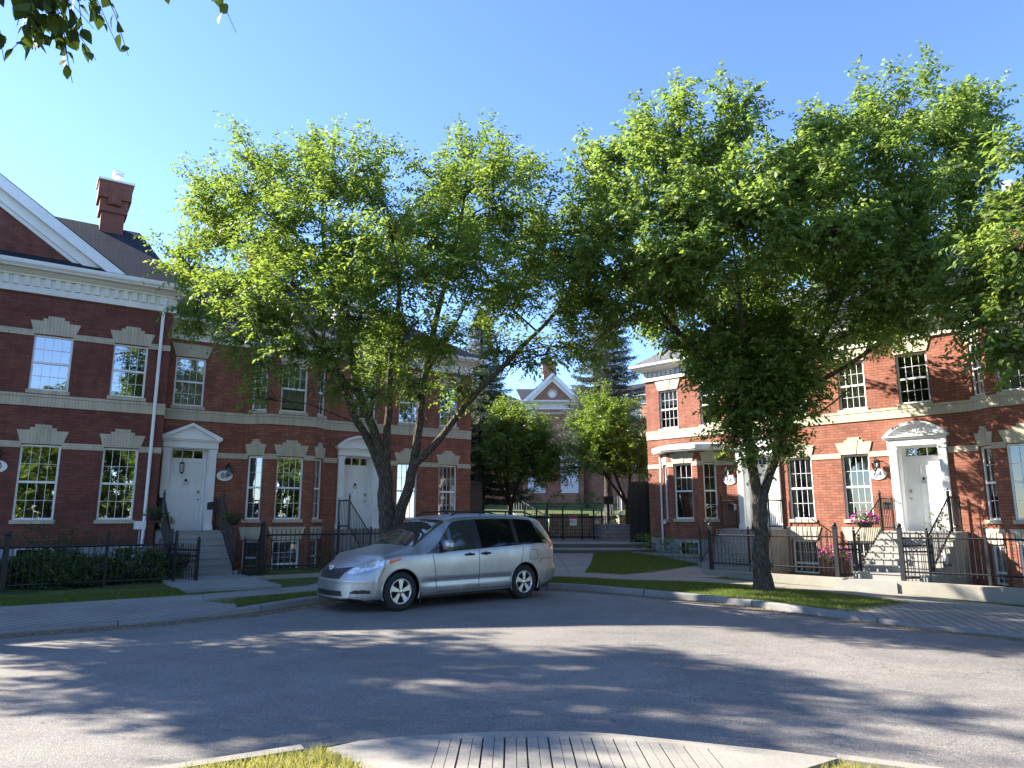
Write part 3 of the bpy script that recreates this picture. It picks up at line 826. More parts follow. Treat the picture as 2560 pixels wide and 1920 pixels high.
GLASS = 'glass'
def window(parent, xf, x, w, z0, z1, cols=4, rows=2, lin='key', sill=True, cover=None, y=.06, split=.5, name='window', seed=0, screen=False):
    fr = MB(xf); fw = .05
    # jamb frame
    fr.box(x, x + fw, y, y + .05, z0, z1); fr.box(x + w - fw, x + w, y, y + .05, z0, z1)
    fr.box(x + fw, x + w - fw, y, y + .05, z1 - fw, z1); fr.box(x + fw, x + w - fw, y, y + .05, z0, z0 + fw)
    zm = z0 + (z1 - z0) * split
    ix0, ix1 = x + fw, x + w - fw
    if split:
        fr.box(ix0, ix1, y - .012, y + .045, zm - .028, zm + .028)
    tb = .011
    def mun(za, zb):
        for i in range(1, cols):
            cx = ix0 + (ix1 - ix0) * i / cols
            fr.box(cx - tb / 2, cx + tb / 2, y + .012, y + .024, za, zb)
        for j in range(1, rows):
            cz = za + (zb - za) * j / rows
            fr.box(ix0, ix1, y + .0125, y + .0235, cz - tb / 2, cz + tb / 2)
    if split: mun(zm + .028, z1 - fw)
    if not screen: mun(z0 + fw, (zm - .028) if split else z1 - fw)
    wo = fr.build(name, 'vinyl', parent)
    p = MB(xf)
    p.face([(ix0, y + .03, z0 + fw), (ix1, y + .03, z0 + fw), (ix1, y + .03, z1 - fw), (ix0, y + .03, z1 - fw)])
    p.build('pane', GLASS, wo)
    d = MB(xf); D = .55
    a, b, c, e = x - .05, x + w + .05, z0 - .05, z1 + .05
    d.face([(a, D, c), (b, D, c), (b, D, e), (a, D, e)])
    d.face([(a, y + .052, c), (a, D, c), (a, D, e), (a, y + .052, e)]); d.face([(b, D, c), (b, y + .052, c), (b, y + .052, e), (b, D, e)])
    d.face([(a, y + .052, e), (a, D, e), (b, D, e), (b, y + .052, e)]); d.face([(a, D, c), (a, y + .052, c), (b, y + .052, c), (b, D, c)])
    d.build('dark_backing', 'darkbox', wo)  # near-black box puts the dimness behind the pane into its colour
    if cover:
        q = MB(xf)
        kind, lo = cover if isinstance(cover, tuple) else (cover, 0.)
        zb = z0 + fw + (z1 - z0 - 2 * fw) * lo
        if kind == 'slats':
            z = z1 - fw - .02
            while z > zb:
                q.face([(ix0 + .01, y + .075, z), (ix1 - .01, y + .075, z), (ix1 - .01, y + .11, z - .022), (ix0 + .01, y + .11, z - .022)]); z -= .045
            q.box(ix0 + .01, ix1 - .01, y + .075, y + .1, z1 - fw - .015, z1 - fw)
            q.build('blind', 'vinyl', wo)
        elif kind == 'shade':
            q.box(ix0 + .008, ix1 - .008, y + .085, y + .09, zb, z1 - fw); q.build('blind', 'blind', wo)
        elif kind == 'drape':
            for s_ in (0, 1):
                n = 14; ww = (ix1 - ix0) * .26
                for i in range(n):
                    u0, u1 = i / n * ww, (i + 1) / n * ww
                    g0, g1 = y + .12 + .02 * math.sin(i * 2.1), y + .12 + .02 * math.sin((i + 1) * 2.1)
                    xa, xb = (ix0 + u0, ix0 + u1) if s_ == 0 else (ix1 - u1, ix1 - u0)
                    q.face([(xa, g0, z0 + .03), (xb, g1, z0 + .03), (xb, g1, z1 - .03), (xa, g0, z1 - .03)])
            q.build('curtain', 'curtain', wo)
        elif kind == 'sheer':
            n = 40
            for i in range(n):
                u0, u1 = ix0 + (ix1 - ix0) * i / n, ix0 + (ix1 - ix0) * (i + 1) / n
                q.face([(u0, y + .12 + .02 * math.sin(i * 1.7), z0 + .03), (u1, y + .12 + .02 * math.sin((i + 1) * 1.7), z0 + .03), (u1, y + .12 + .02 * math.sin((i + 1) * 1.7), z1 - .03), (u0, y + .12 + .02 * math.sin(i * 1.7), z1 - .03)])
            q.build('curtain', 'curtain', wo)
    if sill:
        s_ = MB(xf); s_.box(x - .05, x + w + .05, -.045, y, z0 - .1, z0 - .001); s_.build('sill', 'soldier', wo)
    if lin:
        l = MB(xf); lintel(l, x, w, z1 + .015, lin); l.build('lintel', 'soldier', wo)
    return wo

def sweep(mb, path, prof, cap0=False, cap1=False):
    """prof: list of (out, z), outward is to the right of the path direction"""
    rings = []
    for i in range(len(path)):
        n = left_n(path, i)
        rings.append([(path[i][0] - n.x * o, path[i][1] - n.y * o, z) for o, z in prof])
    L = 0
    for i in range(len(path) - 1):
        l = seg_len(path[i], path[i + 1])
        for j in range(len(prof) - 1):
            h = math.hypot(prof[j + 1][0] - prof[j][0], prof[j + 1][1] - prof[j][1])
            mb.face([rings[i][j], rings[i + 1][j], rings[i + 1][j + 1], rings[i][j + 1]], uv=[(L, prof[j][1]), (L + l, prof[j][1]), (L + l, prof[j][1] + h), (L, prof[j][1] + h)])
        L += l
    if cap0: mb.face(list(reversed(rings[0])))
    if cap1: mb.face(rings[-1])

def cornice(parent, path, z, caps=(False, False), h=.62, out=.42, dn=.2):
    """frieze, dentils, crown moulding and a gutter along the path; z = bottom, h = total height"""
    c = MB(); k = h / .62
    sweep(c, path, [(.0, z), (.075, z), (.075, z + .13 * k), (.06, z + .14 * k), (.035, z + .14 * k), (.035, z + .34 * k), (.12, z + .345 * k), (.12, z + .38 * k),
                    (.20, z + .42 * k), (.25, z + .46 * k), (out - .04, z + .47 * k), (out - .04, z + .5 * k)], *caps)
    for i in range(len(path) - 1):
        l = seg_len(path[i], path[i + 1]); X = seg_xf(path[i], path[i + 1])
        n = max(1, int(l / dn))
        d = MB(X)
        for j in range(n):
            u = (j + .25) * l / n
            d.box(u, u + dn * .52, -.095, -.03, z + .155 * k, z + .345 * k - .002)
        i0 = len(c.v); c.v += d.v; c.f += [tuple(a + i0 for a in f) for f in d.f]; c.uv += d.uv; c.sm += d.sm
    c.build('cornice', 'trim', parent)
    g_ = MB()
    sweep(g_, path, [(out - .12, z + .5 * k), (out - .02, z + .5 * k), (out + .03, z + .54 * k), (out + .05, z + .60 * k), (out + .05, z + h), (out + .03, z + h), (out + .03, z + h - .02), (out - .12, z + h - .02)], *caps)
    g_.build('gutter', 'white', parent)

def door_unit(parent, xf, xc, w, z0, z1, style, zt=3.72, recess=.3, mirror=1, knock=True, ow=1.1, lantern=False):
    """white door in a recessed portal with transom, pilasters and a pediment"""
    s = MB(xf); a, b = xc - ow / 2, xc + ow / 2
    pw = .2
    # recess lining
    s.box(a - .02, a + .025, .0, recess, z0, zt); s.box(b - .025, b + .02, .0, recess, z0, zt); s.box(a, b, 0, recess, zt - .02, zt + .03)
    s.box(a + .025, xc - w / 2, recess - .02, recess + .05, z0, zt - .02); s.box(xc + w / 2, b - .025, recess - .02, recess + .05, z0, zt - .02)
    s.box(xc - w / 2, xc + w / 2, recess - .03, recess + .05, z1, z1 + .1)
    for x0 in (a - pw, b):
        s.box(x0, x0 + pw, -.09, .02, z0, zt - .02)
        s.box(x0 - .02, x0 + pw + .02, -.115, .02, z0, z0 + .18)
        s.box(x0 - .02, x0 + pw + .02, -.115, .02, zt - .12, zt - .02)
        for k in range(5): s.box(x0 + .025 + k * .034, x0 + .04 + k * .034, -.1, -.08, z0 + .22, zt - .16)
    A, B = a - pw - .03, b + pw + .03
    s.box(A, B, -.12, .02, zt, zt + .2)
    s.box(A - .05, B + .05, -.18, .02, zt + .2, zt + .245)
    s.box(A - .09, B + .09, -.22, .02, zt + .247, zt + .285)
    zb = zt + .287
    if style == 'tri':
        h = .46; A2, B2 = A - .09, B + .09; C = (A + B) / 2
        s.prism_y([(A + .1, zb), (B - .1, zb), (C, zb + h - .1)], -.1, .02)
        for sgn, e in ((1, A2), (-1, B2)):
            q = [(e, zb), (e + sgn * .0, zb + .045), (C, zb + h), (C, zb + h - .095), (e + sgn * .18, zb)]
            s.prism_y(q if sgn < 0 else q[::-1], -.2, .02) if False else s.prism_y(q[::-1] if sgn > 0 else q, -.2, .02)
    else:
        h = .40; C = (A + B) / 2; hw = (B - A) / 2 + .07
        rr = (hw * hw + h * h) / (2 * h); cz = zb + h - rr; t0 = math.asin(hw / rr); n = 22
        arc = [(C + rr * math.sin(t0 - 2 * t0 * i / n), cz + rr * math.cos(t0 - 2 * t0 * i / n)) for i in range(n + 1)]
        r2 = rr - .075
        inn = [(C + r2 * math.sin(t0 - 2 * t0 * i / n), max(zb, cz + r2 * math.cos(t0 - 2 * t0 * i / n))) for i in range(n + 1)]
        for i in range(n):
            s.prism_y([arc[i], arc[i + 1], inn[i + 1], inn[i]], -.2, .02)
        s.prism_y([(B - .02, zb)] + inn[1:-1] + [(A + .02, zb)], -.08, .02)
        for i in range(2, n - 1, 2):
            x1, z1_ = inn[i]; dx, dz = x1 - C, z1_ - zb
            p0 = Vector((C + dx * .28, -.085, zb + dz * .28 + .012)); p1 = Vector((C + dx * .93, -.085, zb + dz * .93))
            s.bar(p0, p1, .016)
    s.box(a - .02, b + .02, -.05, recess + .05, z0 - .06, z0)
    so = s.build('door_surround', 'white', parent)
    # transom
    t = MB(xf); za, zb2 = z1 + .1, zt - .02
    t.box(xc - w / 2, xc + w / 2, recess, recess + .04, za, za + .035); t.box(xc - w / 2, xc + w / 2, recess, recess + .04, zb2 - .035, zb2)
    for k in range(4):
        x = xc - w / 2 + w * k / 3; x = min(max(x, xc - w / 2 + .015), xc + w / 2 - .015)
        t.box(x - .015, x + .015, recess + .002, recess + .04, za + .035, zb2 - .035)
    to = t.build('transom', 'white', parent)
    t = MB(xf); t.face([(xc - w / 2, recess + .03, za), (xc + w / 2, recess + .03, za), (xc + w / 2, recess + .03, zb2), (xc - w / 2, recess + .03, zb2)]); t.build('pane', 'glass', to)
    t = MB(xf); t.face([(xc - w / 2, recess + .3, za - .05), (xc + w / 2, recess + .3, za - .05), (xc + w / 2, recess + .3, zb2 + .05), (xc - w / 2, recess + .3, zb2 + .05)]); t.build('dark_backing', 'darkbox', to)  # near-black sheet stands for the dimness behind the transom
    if lantern:
        l = MB(xf); lx = xc - w * .2
        l.tube([(lx, .06, zt - .02), (lx, .06, z1 - .02)], .008, 5); l.lathe([(.001, z1 + .02), (.07, z1 - .03), (.08, z1 - .05), (.001, z1 - .05)], (lx, .06, 0), 8); l.lathe([(.001, z1 - .36), (.03, z1 - .34), (.06, z1 - .3), (.001, z1 - .3)], (lx, .06, 0), 8)
        for k in range(6): l.tube([(lx + .06 * math.cos(k * 1.047), .06 + .06 * math.sin(k * 1.047), z1 - .3), (lx + .07 * math.cos(k * 1.047), .06 + .07 * math.sin(k * 1.047), z1 - .05)], .006, 4)
        l.build('porch_lantern', 'iron', parent)
    # leaf with six panels
    d = MB(xf); y = recess + .005
    d.box(xc - w / 2 + .005, xc + w / 2 - .005, y, y + .04, z0 + .004, z1)
    H = z1 - z0
    for cx in (xc - w * .22, xc + w * .22):
        for (u, v) in ((.08, .36), (.41, .72), (.80, .93)):
            x0, x1, q0, q1 = cx - w * .145, cx + w * .145, z0 + H * u, z0 + H * v
            for (e0, e1, f0, f1) in ((x0, x1, q0, q0 + .022), (x0, x1, q1 - .022, q1), (x0, x0 + .022, q0 + .022, q1 - .022), (x1 - .022, x1, q0 + .022, q1 - .022)):
                d.box(e0, e1, y - .012, y + .001, f0, f1)
            d.box(x0 + .05, x1 - .05, y - .008, y + .001, q0 + .05, q1 - .05)
    do = d.build('door', 'white', parent)
    hx = xc + mirror * w * .42
    h = MB(xf); h.lathe([(.001, -.07), (.024, -.065), (.028, -.045), (.014, -.025), (.024, -.005), (.024, 0)], (hx, y, z0 + .95), 10, 'y')
    h.build('handle', 'brass', do)
    h = MB(xf); h.box(hx - .03, hx + .03, y - .03, y, z0 + 1.12, z0 + 1.22); h.build('lock', 'brass', do)
    if knock:
        h = MB(xf); h.lathe([(.001, -.05), (.03, -.04), (.045, -.015), (.03, 0)], (xc, y, z0 + 1.52), 8, 'y'); h.lathe([(.05, -.03), (.06, -.02), (.05, -.01)], (xc, y, z0 + 1.44), 10, 'y')
        h.build('knocker', 'iron', do)
    return so

def wall_lamp(parent, xf, x, z, num=None, pz=None, px=None):
    l = MB(xf)
    l.box(x - .05, x + .05, -.02, .0, z - .1, z + .16)
    l.tube([(x, -.02, z + .12), (x, -.1, z + .22), (x, -.2, z + .2), (x, -.2, z + .12)], .012, 6)
    l.lathe([(.001, z + .16), (.04, z + .13), (.1, z + .06), (.1, z + .045), (.001, z + .045)], (x, -.2, 0), 8)
    l.lathe([(.001, z - .2), (.03, z - .19), (.055, z - .165), (.055, z - .15), (.001, z - .15)], (x, -.2, 0), 8)
    for k in range(4):
        t = math.pi / 4 + k * math.pi / 2; cx, cy = math.cos(t), math.sin(t)
        l.tube([(x + cx * .055, -.2 + cy * .055, z - .16), (x + cx * .09, -.2 + cy * .09, z + .05)], .006, 4)
    lo = l.build('wall_lantern', 'iron', parent)
    l = MB(xf); l.lathe([(.05, z - .15), (.085, z + .045)], (x, -.2, 0), 8, smooth=False); l.build('lantern_glass', 'glass', lo)
    if num:
        px = x if px is None else px
        p = MB(xf); n = 28
        el = [(px + .235 * math.cos(2 * math.pi * i / n), pz + .16 * math.sin(2 * math.pi * i / n)) for i in range(n)]
        p.prism_y(el, -.03, 0); po = p.build('number_plaque', 'white', parent)
        rz = math.atan2(xf[1][0], xf[0][0]); L = xf @ Vector((px, -.034, pz))
        text_mesh(num, .24, 'number', 'ink', po, L, (math.pi / 2, 0, rz))

def chimney(parent, x0, x1, y0, y1, z0, z1, flue='single', mat='stucco'):
    c = MB(); h = z1 - z0; q = .075
    c.box(x0, x1, y0, y1, z0 - 1.2, z0 + h * .36)
    c.box(x0 - q, x1 + q, y0 - q, y1 + q, z0 + h * .36, z0 + h * .64)
    c.box(x0 - 2 * q, x1 + 2 * q, y0 - 2 * q, y1 + 2 * q, z0 + h * .64, z1)
    xm = (x0 + x1) / 2; ym = (y0 + y1) / 2
    # stepped relief panel on the front and the sides
    for xa, xb, ya, yb in ((xm - .17, xm + .17, y0 - 2 * q - .03, y0), ):
        c.box(xm - .19, xm + .19, y0 - 2 * q - .03, y0 - .01, z0 + h * .5, z1 - .16)
        c.box(xm - .1, xm + .1, y0 - 2 * q - .06, y0 - 2 * q - .029, z0 + h * .5 + .02, z1 - .26)
    co = c.build('chimney', mat, parent)
    m = MB(); m.box(x0 - 2 * q - .05, x1 + 2 * q + .05, y0 - 2 * q - .05, y1 + 2 * q + .05, z1 + .001, z1 + .07); m.build('cap', 'white', co)
    m = MB(); m.lathe([(.11, z1 + .07), (.11, z1 + .36), (.17, z1 + .36), (.17, z1 + .42), (.12, z1 + .43), (.12, z1 + .48), (.18, z1 + .49), (.18, z1 + .55), (.001, z1 + .58)], (xm + .05, ym, 0), 14); m.build('flue', 'white', co)
    return co

def row_frame(P, az):
    a = math.radians(az); return Vector((P[0], P[1], 0)), math.atan2(math.cos(a), math.sin(a))
LP, LRZ = row_frame((-9.82, 21.43), 56)
RP, RRZ = row_frame((11.8, 20.5), 136)
def row_pt(side, x, y):
    P, rz = (LP, LRZ) if side == 'L' else (RP, RRZ)
    return (P.x + x * math.cos(rz) - y * math.sin(rz), P.y + x * math.sin(rz) + y * math.cos(rz))
def row_thing(side, name, label, cat, x0, y0=0., z0=0., group=None):
    rz = LRZ if side == 'L' else RRZ
    p = row_pt(side, x0, y0)
    t = thing(name, label, cat, (p[0], p[1], z0), rz, group, off=(x0, y0, z0)); return t

def roof_part(parent, quads, mat, name='roof'):
    r = MB()
    for q in quads:
        P = [Vector(p) for p in q]
        n = (P[1] - P[0]).cross(P[-1] - P[0]).normalized()
        u = (P[1] - P[0]).normalized() if abs((P[1] - P[0]).z) < .01 else Vector((0, 1, 0)); v = n.cross(u)
        r.face(P, uv=[(p.dot(u), p.dot(v)) for p in P])
    return r.build(name, mat, parent)

def facade(house, segs, zbot, ztop, wallmat='brick', belt=(4.56, 4.88), strings=((3.46, 3.62),), fdn=None):
    """segs: list of (p, q, openings, no_string_ranges); builds wall, belt and string courses"""
    w = MB(); bl = MB(); f = MB()
    path = [segs[0][0]] + [s_[1] for s_ in segs]
    for p, q, ops, gaps in segs:
        X = seg_xf(p, q); L = seg_len(p, q)
        w.xf = X
        z0 = fdn if fdn else zbot
        wall_panel(w, 0, L, z0, ztop, [o for o in ops if o[3] > z0])
        if fdn:
            f.xf = X; wall_panel(f, 0, L, zbot, fdn - .001, [o for o in ops if o[2] < fdn], y=.012)
        for (sa, sb) in strings:
            iv = sorted([(g0, g1) for (g0, g1) in gaps]); x = 0.
            for g0, g1 in iv + [(L, L)]:
                if g0 - x > .03: st = MB(X); st.box(x, min(g0, L), -.022, .01, sa, sb); st.build('string_course', 'cream', house)
                x = max(x, g1)
    w.xf = None
    w.build('wall', wallmat, house)
    if fdn: f.xf = None; f.build('foundation', 'fdn', house)
    sweep(bl, path, [(0, belt[0]), (.035, belt[0]), (.035, belt[1] - .07), (.05, belt[1] - .07), (.05, belt[1]), (0, belt[1])], True, True)
    bl.build('belt_course', 'soldier', house)
    return path
def op(x, w, z0, z1): return (x, w, z0, z1)

LOZ = (1.60, 3.55); UPZ = (5.0, 6.5); BAZ = (-.07, .95)
HZ = -.12

# --- left row -----------------------------------------------------------------
# tall end house (number 90)
h = row_thing('L', 'townhouse', 'tall maroon brick townhouse with white front gable and number 90 plaque', 'house', -11.6, -.8, HZ)
y0 = -.8
wins90 = [(-10.9, .9), (-9.0, .9), (-4.12, .9), (-2.24, .87)]
segs = [((-11.6, y0), (-.8, y0),
         [op(x + 11.6, w, *LOZ) for x, w in wins90] + [op(x + 11.6, w, *UPZ) for x, w in wins90 + [(-7.2, .9)]] + [(-5.7 + 11.6 - .55, 1.1, 1.25, 3.72, .32)] + [op(-3.98 + 11.6, .85, .42, .9), op(-1.75 + 11.6, .5, .42, .9)],
         [(x + 11.6, x + 11.6 + w) for x, w in wins90] + [(-6.5 + 11.6, -4.9 + 11.6)])]
facade(h, segs, -.4, 7.6, 'brick_dark', fdn=.9)
X = seg_xf((-11.6, y0), (-.8, y0))
for i, (x, w) in enumerate(wins90):
    window(h, X, x + 11.6, w, *LOZ, cover=None)
for i, (x, w) in enumerate(wins90 + [(-7.2, .9)]):
    window(h, X, x + 11.6, w, *UPZ, cover=None)
# string course at the upper window heads
gaps = sorted([(x + 11.6, x + 11.6 + w) for x, w in wins90 + [(-7.2, .9)]]); x = 0
for g0, g1 in gaps + [(10.8, 10.8)]:
    if g0 - x > .02: st = MB(X); st.box(x, g0, -.022, .01, 6.45, 6.61); st.build('string_course', 'cream', h)
    x = g1
window(h, X, -3.98 + 11.6, .85, .42, .9, cols=1, rows=1, lin=None, sill=False, split=0)
window(h, X, -1.75 + 11.6, .5, .42, .9, cols=2, rows=2, lin=None, sill=False, split=0)
door_unit(h, X, -5.7 + 11.6, .9, 1.25, 3.3, 'tri')
wall_lamp(h, X, -4.58 + 11.6, 3.24, '90', 2.95)
cornice(h, [(-11.6, y0), (-.8, y0), (-.8, 2.)], 7.6, (True, True), h=.78, out=.45, dn=.23)
b = MB()       # side and back walls
b.face([(-.8, y0, -.4), (-.8, 7.5, -.4), (-.8, 7.5, 8.3), (-.8, y0, 8.3)]); b.face([(-11.6, 7.5, -.4), (-11.6, y0, -.4), (-11.6, y0, 8.3), (-11.6, 7.5, 8.3)]); b.face([(-.8, 7.5, -.4), (-11.6, 7.5, -.4), (-11.6, 7.5, 8.3), (-.8, 7.5, 8.3)])
b.face([(-.8, -.9, 8.25), (-.8, 7.3, 8.25), (-1.3, 3.1, 11.1)])
b.build('side_wall', 'brick_dark', h)
ez, rz_, ry = 8.33, 11.3, 3.1
roof_part(h, [[(-11.9, -1.27, ez), (-.72, -1.27, ez), (-1.55, ry, rz_), (-11.0, ry, rz_)], [(-.72, 7.6, ez), (-11.9, 7.6, ez), (-11.0, ry, rz_), (-1.55, ry, rz_)],
              [(-.72, -1.27, ez), (-.72, 7.6, ez), (-1.55, ry, rz_)], [(-11.9, 7.6, ez), (-11.9, -1.27, ez), (-11.0, ry, rz_)]], 'shingle')
# front gable: brick tympanum, white raking boards, little roof behind
gc = -6.1; ga = 11.15; gb = 8.42; gw = (ga - gb) / .69
gm = MB(); gm.prism_y([(gc - gw + .5, gb), (gc + gw - .5, gb), (gc, ga - .3)], y0 + .05, y0 + .3); go = gm.build('gable', 'brick_dark', h)
gm = MB()
for s_ in (-1, 1):
    for (o, t, ya, yb) in ((0, .34, y0 - .28, y0 + .3), (.34, .62, y0 - .1, y0 + .28), (.62, .74, y0 - .02, y0 + .26)):
        q = [(gc + s_ * (gw - o / .69 + .06), gb), (gc, ga - o + .05), (gc, ga - t + .05), (gc + s_ * (gw - t / .69 + .06), gb)]
        gm.prism_y(q if s_ < 0 else q[::-1], ya, yb) if False else gm.prism_y(q[::-1] if s_ < 0 else q, ya, yb)
gm.build('rake_board', 'white', go)
roof_part(h, [[(gc + gw + .1, y0 - .3, gb), (gc, y0 - .3, ga + .06), (gc, ry + .2, ga + .06), (gc + gw + .1, ry - 3.2, gb)][::1], [(gc, y0 - .3, ga + .06), (gc - gw - .1, y0 - .3, gb), (gc - gw - .1, ry - 3.2, gb), (gc, ry + .2, ga + .06)]], 'shingle', 'gable_roof')
chimney(h, -2.78, -2.1, 2.5, 3.15, 11.0, 12.62)
d = MB()
d.tube([(-1.08, -1.12, 7.95), (-1.08, -1.1, 7.75), (-1.08, -.9, 7.5), (-1.08, -.87, 7.3)], .045, 8); d.tube([(-1.08, -.87, 7.3), (-1.08, -.87, 1.0), (-1.08, -.9, .85), (-1.08, -1.05, -.1)], .045, 8)
d.build('downspout', 'white', h)
d = MB(); d.box(-1.32, -1.03, -.92, -.8, 1.34, 1.56); mo = d.build('meter_box', 'white', h)
d = MB(); d.tube([(-1.17, -.84, 1.34), (-1.17, -.84, -.1)], .025, 6); d.build('conduit', 'fdn', mo)

# middle house with the bay (88)
h = row_thing('L', 'townhouse', 'shaded red brick townhouse with two storey bay and triangular door pediment', 'house', -.8, 0, HZ)
BAY = [(-.8, 0), (1.65, 0), (2.28, -.5), (3.72, -.5), (4.3, 0), (4.55, 0)]
cl = seg_len((1.65, 0), (2.28, -.5)); cr_ = seg_len((3.72, -.5), (4.3, 0)); cx = (cl - .48) / 2
dxc = .1 + .8
WT = 7.05
segs = [((-.8, 0), (1.65, 0), [op(.3, .86, *UPZ), (dxc - .55, 1.1, 1.25, 3.72, .32)], [(.12, 1.68)]),
        ((1.65, 0), (2.28, -.5), [op(cx, .48, *LOZ), op(cx, .48, *UPZ), op(cx, .48, *BAZ)], [(cx, cx + .48)]),
        ((2.28, -.5), (3.72, -.5), [op(.30, .84, *LOZ), op(.30, .84, *UPZ), op(.30, .84, *BAZ)], [(.30, 1.14)]),
        ((3.72, -.5), (4.3, 0), [op(.14, .48, *LOZ), op(.14, .48, *UPZ), op(.14, .48, *BAZ)], [(.14, .62)]),
        ((4.3, 0), (4.55, 0), [], [])]
path = facade(h, segs, -.4, WT)
X = seg_xf(*segs[0][:2]); window(h, X, .3, .86, *UPZ, lin='flat', cover=('shade', 0.))
door_unit(h, X, dxc, .9, 1.25, 3.3, 'tri', lantern=True)
wall_lamp(h, X, 2.02, 3.1, '88', 2.92, 1.94)
X = seg_xf(*segs[1][:2])
window(h, X, cx, .48, *LOZ, cols=2, cover=('slats', 0.)); window(h, X, cx, .48, *UPZ, cols=2, lin='flat', cover=('shade', 0.)); window(h, X, cx, .48, *BAZ, cols=2, lin='flat', sill=False)
X = seg_xf(*segs[2][:2])
window(h, X, .30, .84, *LOZ, cover=('slats', .45)); window(h, X, .30, .84, *UPZ, lin='flat', cover=('shade', .06), screen=True); window(h, X, .30, .84, *BAZ, cols=4, rows=2, lin='flat', sill=False, split=.3, cover=('slats', .3))
X = seg_xf(*segs[3][:2])
window(h, X, .14, .48, *LOZ, cols=2, cover=('slats', 0.)); window(h, X, .14, .48, *UPZ, cols=2, lin='flat'); window(h, X, .14, .48, *BAZ, cols=2, lin='flat', sill=False)
cornice(h, BAY, WT - .02, (True, False), h=.62)
ez, ry, rz_ = 7.62, 4.2, 10.75; sl = (rz_ - ez) / (ry + .45)
roof_part(h, [[(-.78, -.45, ez), (4.55, -.45, ez), (4.55, ry, rz_), (-.78, ry, rz_)], [(4.55, 8.8, ez), (-.78, 8.8, ez), (-.78, ry, rz_), (4.55, ry, rz_)],
              [(1.3, -.44, ez + .005), (2.1, -.97, ez), (3.9, -.97, ez), (4.55, -.44, ez + .005), (3.0, .6, ez + .75)],], 'shingle')
b = MB(); b.face([(4.55, 8.4, -.4), (-.8, 8.4, -.4), (-.8, 8.4, 7.6), (4.55, 8.4, 7.6)]); b.build('back_wall', 'brick', h)
chimney(h, 2.55, 3.15, 3.9, 4.5, 10.5, 12.05, mat='brick')

# end house (86)
h = row_thing('L', 'townhouse', 'left end red brick townhouse beside the court with arched door pediment and number 86', 'house', 4.55, 0, HZ)
X = seg_xf((4.55, 0), (9.95, 0)); o4 = 4.55
dxc = 5.5 - o4
lo86 = [(6.93, .8), (8.6, .76)]; up86 = [(5.2, .84), (6.93, .8), (8.6, .76)]
segs = [((4.55, 0), (9.95, 0), [op(x - o4, w, *LOZ) for x, w in lo86] + [op(x - o4, w, *UPZ) for x, w in up86] + [(dxc - .55, 1.1, 1.25, 3.72, .32)] + [op(x - o4, w, *BAZ) for x, w in lo86],
         [(x - o4, x - o4 + w) for x, w in lo86] + [(dxc - .78, dxc + .78)])]
facade(h, segs, -.4, WT)
for i, (x, w) in enumerate(lo86):
    window(h, X, x - o4, w, *LOZ, cover='drape'); window(h, X, x - o4, w, *BAZ, lin='flat', sill=False, split=.3, cover=('slats', .3))
for i, (x, w) in enumerate(up86): window(h, X, x - o4, w, *UPZ, lin='flat', cover=('slats', .3 * i))
door_unit(h, X, dxc, .9, 1.25, 3.3, 'arc')
wall_lamp(h, X, 6.44 - o4, 3.1, '86', 2.9)
cornice(h, [(4.55, 0), (9.95, 0), (9.95, 8.4)], WT - .02, (False, True), h=.62)
b = MB(); b.face([(9.95, 0, -.4), (9.95, 8.4, -.4), (9.95, 8.4, 7.1), (9.95, 0, 7.1)]); b.face([(9.95, 8.4, -.4), (4.55, 8.4, -.4), (4.55, 8.4, 7.6), (9.95, 8.4, 7.6)]); b.build('side_wall', 'brick', h)
xe = 10.4; xr = xe - 4.65
roof_part(h, [[(4.55, -.45, ez), (xe, -.45, ez), (xr, ry, rz_), (4.55, ry, rz_)], [(xe, -.45, ez), (xe, 8.85, ez), (xr, ry, rz_)], [(xe, 8.85, ez), (4.55, 8.85, ez), (4.55, ry, rz_), (xr, ry, rz_)]], 'shingle')
# white dormer on the slope
dz = MB(); dx0, dx1, dy = 4.75, 6.0, .95
dz.box(dx0, dx1, dy, dy + 2.4, 8.3, 9.95); do = dz.build('dormer', 'trim', h)
dz = MB(); dz.prism_y([(dx0 - .2, 9.95), (dx1 + .2, 9.95), (dx1 + .2, 10.02), ((dx0 + dx1) / 2, 10.6), (dx0 - .2, 10.02)], dy - .25, dy + 3.1); dz.build('dormer_roof', 'shingle', do)
window(h, Matrix.Translation((0, dy - .06, 0)), dx0 + .3, .65, 8.7, 9.75, cols=2, lin=None, sill=False)

# rest of the left terrace beyond the frame (throws the long shade over the street)
h = row_thing('L', 'townhouse', 'long maroon brick terrace continuing out of frame past number 90', 'house', -36, -.4, HZ)
wl = [(-34.9 + i * 1.9, .9) for i in range(12)]
segs = [((-36, -.4), (-11.7, -.4), [op(x + 36, w, *LOZ) for x, w in wl] + [op(x + 36, w, *UPZ) for x, w in wl], [(x + 36, x + 36 + w) for x, w in wl])]
facade(h, segs, -.4, 7.3, 'brick_dark')
X = seg_xf((-36, -.4), (-11.7, -.4))
for x, w in wl: window(h, X, x + 36, w, *LOZ); window(h, X, x + 36, w, *UPZ, lin='flat')
cornice(h, [(-36, -.4), (-11.7, -.4)], 7.28, (True, True))
b = MB(); b.face([(-36, 8, -.4), (-36, -.4, -.4), (-36, -.4, 7.8), (-36, 8, 7.8)]); b.face([(-11.7, 8, -.4), (-36, 8, -.4), (-36, 8, 7.8), (-11.7, 8, 7.8)]); b.build('side_wall', 'brick_dark', h)
